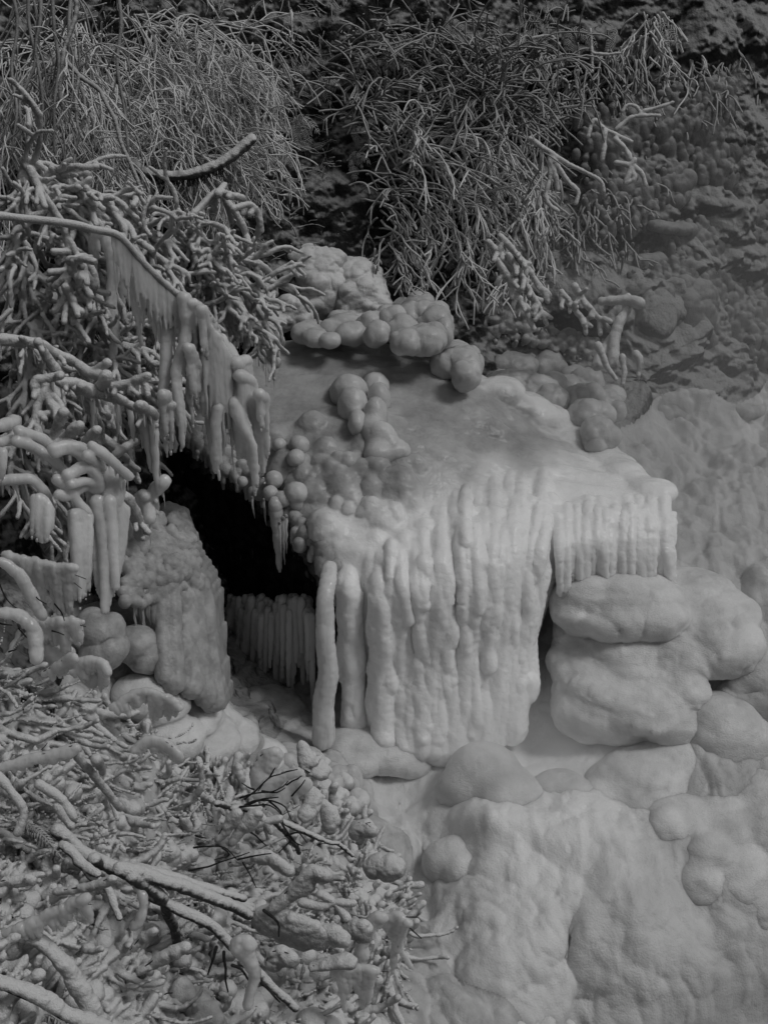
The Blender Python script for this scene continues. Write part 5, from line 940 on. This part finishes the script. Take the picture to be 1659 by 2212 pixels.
iced('iced_branch', 'knotted twig like a bent hand below the zigzag twig', [[(1000,705),(1060,710),(1080,690)],[(1065,715),(1040,790)],[(1070,710),(1110,750),(1130,800)],[(1060,720),(1080,770),(1050,790)]], r=(.022,.026), dd=(10.6,10.6), seed=903, zf=z2, rim='rime', vox=.009)
iced('iced_branch', 'curled pale twig looping over the dark recess on the right cliff', [[(1030,480),(1050,450),(1090,460),(1115,500)],[(1000,560),(1060,510),(1120,500),(1190,500)],[(1120,480),(1190,460),(1245,440)]], r=(.018,.014), dd=(10.8,10.8), seed=904, zf=z2, rim='rime', vox=.009)
iced('iced_branch', 'bare frosted pole with a cross twig in the shadowed scrub', [[(890,130),(895,230),(900,310)],[(900,230),(960,235),(1020,230)],[(600,180),(660,160),(720,155),(760,190)],[(660,320),(740,330),(790,350),(800,385)]], r=(.014,.012), dd=(11,11), seed=905, zf=z2, rim='rime', vox=.009)
for i, (pp, lab) in enumerate([([(500,540),(560,600),(620,680),(700,800)], 'upper one of the beaded diagonal stems on the icy slope'),([(540,620),(600,720),(660,830),(700,920)], 'middle one of the beaded diagonal stems on the icy slope'),([(820,240),(860,300),(900,350),(945,390)], 'short beaded stem leaning right on the lower icy slope')]):
    P_ = [(1000 * .8295 + a * .5, 600 * .8295 + c * .5 - (120 if i < 2 else 0) * 0) for a, c in pp] if i == 2 else [(1000 * .8295 + a * .5, 240 + c * .5) for a, c in pp]
    iced('iced_branch', lab, [P_, [(x - 26, y + 12) for x, y in P_]], r=(.03,.024), dd=(10.2,10.3), seed=910 + i, zf=None, rim='rime', vox=.009, sp=10, spl=(.05, .12), spr=(.014, .02), lump=.25)
iced('iced_branch', 'tall wizard-like stump of ice leaning on the lower icy slope right of the ledge', [[(1355,640),(1352,670),(1335,700),(1325,740),(1322,790)],[(1325,720),(1300,760),(1290,790)],[(1300,650),(1356,648),(1380,655)]], r=(.035,.06), dd=(10.3,10.2), seed=920, zf=None, vox=.01, lump=.15)
iced('iced_branch', 'pair of iced pegs on stalks at the foot of the leaning stump', [[(1372,765),(1380,780),(1378,815)],[(1345,770),(1348,800),(1345,830)],[(1290,745),(1310,790),(1330,820)]], r=(.035,.02), dd=(10.1,10.1), seed=921, zf=None, vox=.009)

# ------------------------------------------------------------------ beaded icy slope and cliff on the right
g = np.random.RandomState(121)
slope = [(1000,640),(1100,560),(1200,540),(1290,560),(1400,700),(1500,760),(1659,800),(1720,860),(1659,880),(1540,850),(1430,830),(1330,850),(1290,800),(1180,760),(1050,740)]
cliff = [(1230,250),(1400,180),(1720,150),(1720,810),(1600,790),(1480,740),(1400,660),(1300,540),(1240,420)]
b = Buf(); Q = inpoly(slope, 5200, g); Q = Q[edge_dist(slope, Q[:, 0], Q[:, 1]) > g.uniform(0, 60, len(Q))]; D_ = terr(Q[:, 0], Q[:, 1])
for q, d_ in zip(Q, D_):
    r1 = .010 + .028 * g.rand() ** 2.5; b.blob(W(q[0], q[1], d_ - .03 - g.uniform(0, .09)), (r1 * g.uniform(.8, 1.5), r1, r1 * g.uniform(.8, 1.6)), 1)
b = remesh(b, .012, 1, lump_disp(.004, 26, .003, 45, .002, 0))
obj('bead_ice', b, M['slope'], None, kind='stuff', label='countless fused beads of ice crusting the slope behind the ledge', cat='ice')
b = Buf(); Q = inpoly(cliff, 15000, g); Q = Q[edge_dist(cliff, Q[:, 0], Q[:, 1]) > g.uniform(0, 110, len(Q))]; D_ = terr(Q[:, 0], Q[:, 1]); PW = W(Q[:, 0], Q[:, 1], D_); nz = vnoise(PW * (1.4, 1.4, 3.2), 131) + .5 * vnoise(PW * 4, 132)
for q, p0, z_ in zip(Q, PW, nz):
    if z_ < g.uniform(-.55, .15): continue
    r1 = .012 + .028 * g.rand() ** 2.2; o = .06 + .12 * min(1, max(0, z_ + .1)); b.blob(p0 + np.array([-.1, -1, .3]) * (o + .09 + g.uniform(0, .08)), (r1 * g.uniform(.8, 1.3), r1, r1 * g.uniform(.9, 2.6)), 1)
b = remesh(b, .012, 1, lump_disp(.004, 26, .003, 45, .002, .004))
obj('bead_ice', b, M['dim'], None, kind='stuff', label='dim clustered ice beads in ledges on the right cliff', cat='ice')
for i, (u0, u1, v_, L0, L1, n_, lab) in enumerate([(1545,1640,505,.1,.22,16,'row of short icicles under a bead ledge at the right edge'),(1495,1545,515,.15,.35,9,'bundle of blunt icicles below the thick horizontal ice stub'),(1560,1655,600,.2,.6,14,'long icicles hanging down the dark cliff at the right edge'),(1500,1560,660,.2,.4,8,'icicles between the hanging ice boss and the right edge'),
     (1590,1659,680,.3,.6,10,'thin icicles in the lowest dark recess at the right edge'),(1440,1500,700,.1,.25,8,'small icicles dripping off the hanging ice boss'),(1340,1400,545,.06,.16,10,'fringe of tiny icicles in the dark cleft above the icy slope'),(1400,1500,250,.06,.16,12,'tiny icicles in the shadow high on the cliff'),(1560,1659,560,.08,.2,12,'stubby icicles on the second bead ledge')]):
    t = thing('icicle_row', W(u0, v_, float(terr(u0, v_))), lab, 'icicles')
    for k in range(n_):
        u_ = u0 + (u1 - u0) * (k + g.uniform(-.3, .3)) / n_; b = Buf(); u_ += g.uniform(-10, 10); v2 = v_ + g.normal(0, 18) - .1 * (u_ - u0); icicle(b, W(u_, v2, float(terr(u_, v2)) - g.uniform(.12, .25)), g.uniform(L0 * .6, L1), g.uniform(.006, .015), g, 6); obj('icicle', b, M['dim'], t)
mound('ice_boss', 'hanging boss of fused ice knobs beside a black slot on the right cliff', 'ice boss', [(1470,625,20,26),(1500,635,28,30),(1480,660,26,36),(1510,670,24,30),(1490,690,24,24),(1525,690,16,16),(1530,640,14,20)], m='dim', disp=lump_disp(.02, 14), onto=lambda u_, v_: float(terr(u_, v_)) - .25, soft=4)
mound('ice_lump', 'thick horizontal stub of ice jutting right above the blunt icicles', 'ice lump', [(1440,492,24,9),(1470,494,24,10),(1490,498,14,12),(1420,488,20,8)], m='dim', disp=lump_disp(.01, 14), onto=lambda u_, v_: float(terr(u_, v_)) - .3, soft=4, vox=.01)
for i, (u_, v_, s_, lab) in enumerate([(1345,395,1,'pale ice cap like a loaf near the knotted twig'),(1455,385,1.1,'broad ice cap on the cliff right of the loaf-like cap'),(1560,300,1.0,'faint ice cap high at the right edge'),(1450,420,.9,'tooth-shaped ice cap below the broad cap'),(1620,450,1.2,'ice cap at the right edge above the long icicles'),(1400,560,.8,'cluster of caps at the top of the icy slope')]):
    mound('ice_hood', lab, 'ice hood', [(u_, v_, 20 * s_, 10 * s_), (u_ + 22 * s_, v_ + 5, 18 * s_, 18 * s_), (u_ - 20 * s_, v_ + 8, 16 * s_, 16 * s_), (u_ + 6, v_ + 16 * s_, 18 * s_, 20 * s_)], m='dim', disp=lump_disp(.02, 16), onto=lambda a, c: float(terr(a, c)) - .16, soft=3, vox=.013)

# ------------------------------------------------------------------ spray mist hanging over the pool and the far flat
def mist(name, label, c, r_, dens, fall=2.0):
    b = Buf(); b.blob(c, r_, 3)
    m = bpy.data.materials.new(name); m.use_nodes = True; t = m.node_tree; t.nodes.remove(t.nodes['Principled BSDF']); N = t.nodes.new; L = t.links.new
    pv = N('ShaderNodeVolumePrincipled'); pv.inputs['Color'].default_value = (.95, .95, .95, 1); pv.inputs['Anisotropy'].default_value = .2
    tc = N('ShaderNodeTexCoord'); mp = N('ShaderNodeMapping'); mp.vector_type = 'TEXTURE'; mp.inputs['Location'].default_value = tuple(float(x) for x in c); mp.inputs['Scale'].default_value = r_
    L(tc.outputs['Object'], mp.inputs[0]); ln = N('ShaderNodeVectorMath'); ln.operation = 'LENGTH'; L(mp.outputs[0], ln.inputs[0])
    mr = N('ShaderNodeMapRange'); mr.interpolation_type = 'SMOOTHSTEP'; L(ln.outputs['Value'], mr.inputs[0]); mr.inputs[1].default_value = 1; mr.inputs[2].default_value = .1; mr.inputs[3].default_value = 0; mr.inputs[4].default_value = dens
    L(mr.outputs[0], pv.inputs['Density']); L(pv.outputs[0], t.nodes['Material Output'].inputs['Volume'])
    o = obj(name, b, m, None, kind='stuff', label=label, cat='mist'); return o
mist('spray_mist', 'bright spray mist over the pool at the foot of the ribbed curtain', W(1170, 1600, 8.5), (1.3, .9, .5), .5)
mist('spray_mist', 'thin mist drifting over the far flat and the right cliff', W(1560, 800, 10.2), (2.4, 1.8, 2.8), .16)
sc.cycles.volume_step_rate = 4; sc.cycles.volume_max_steps = 64; sc.cycles.volume_bounces = 3
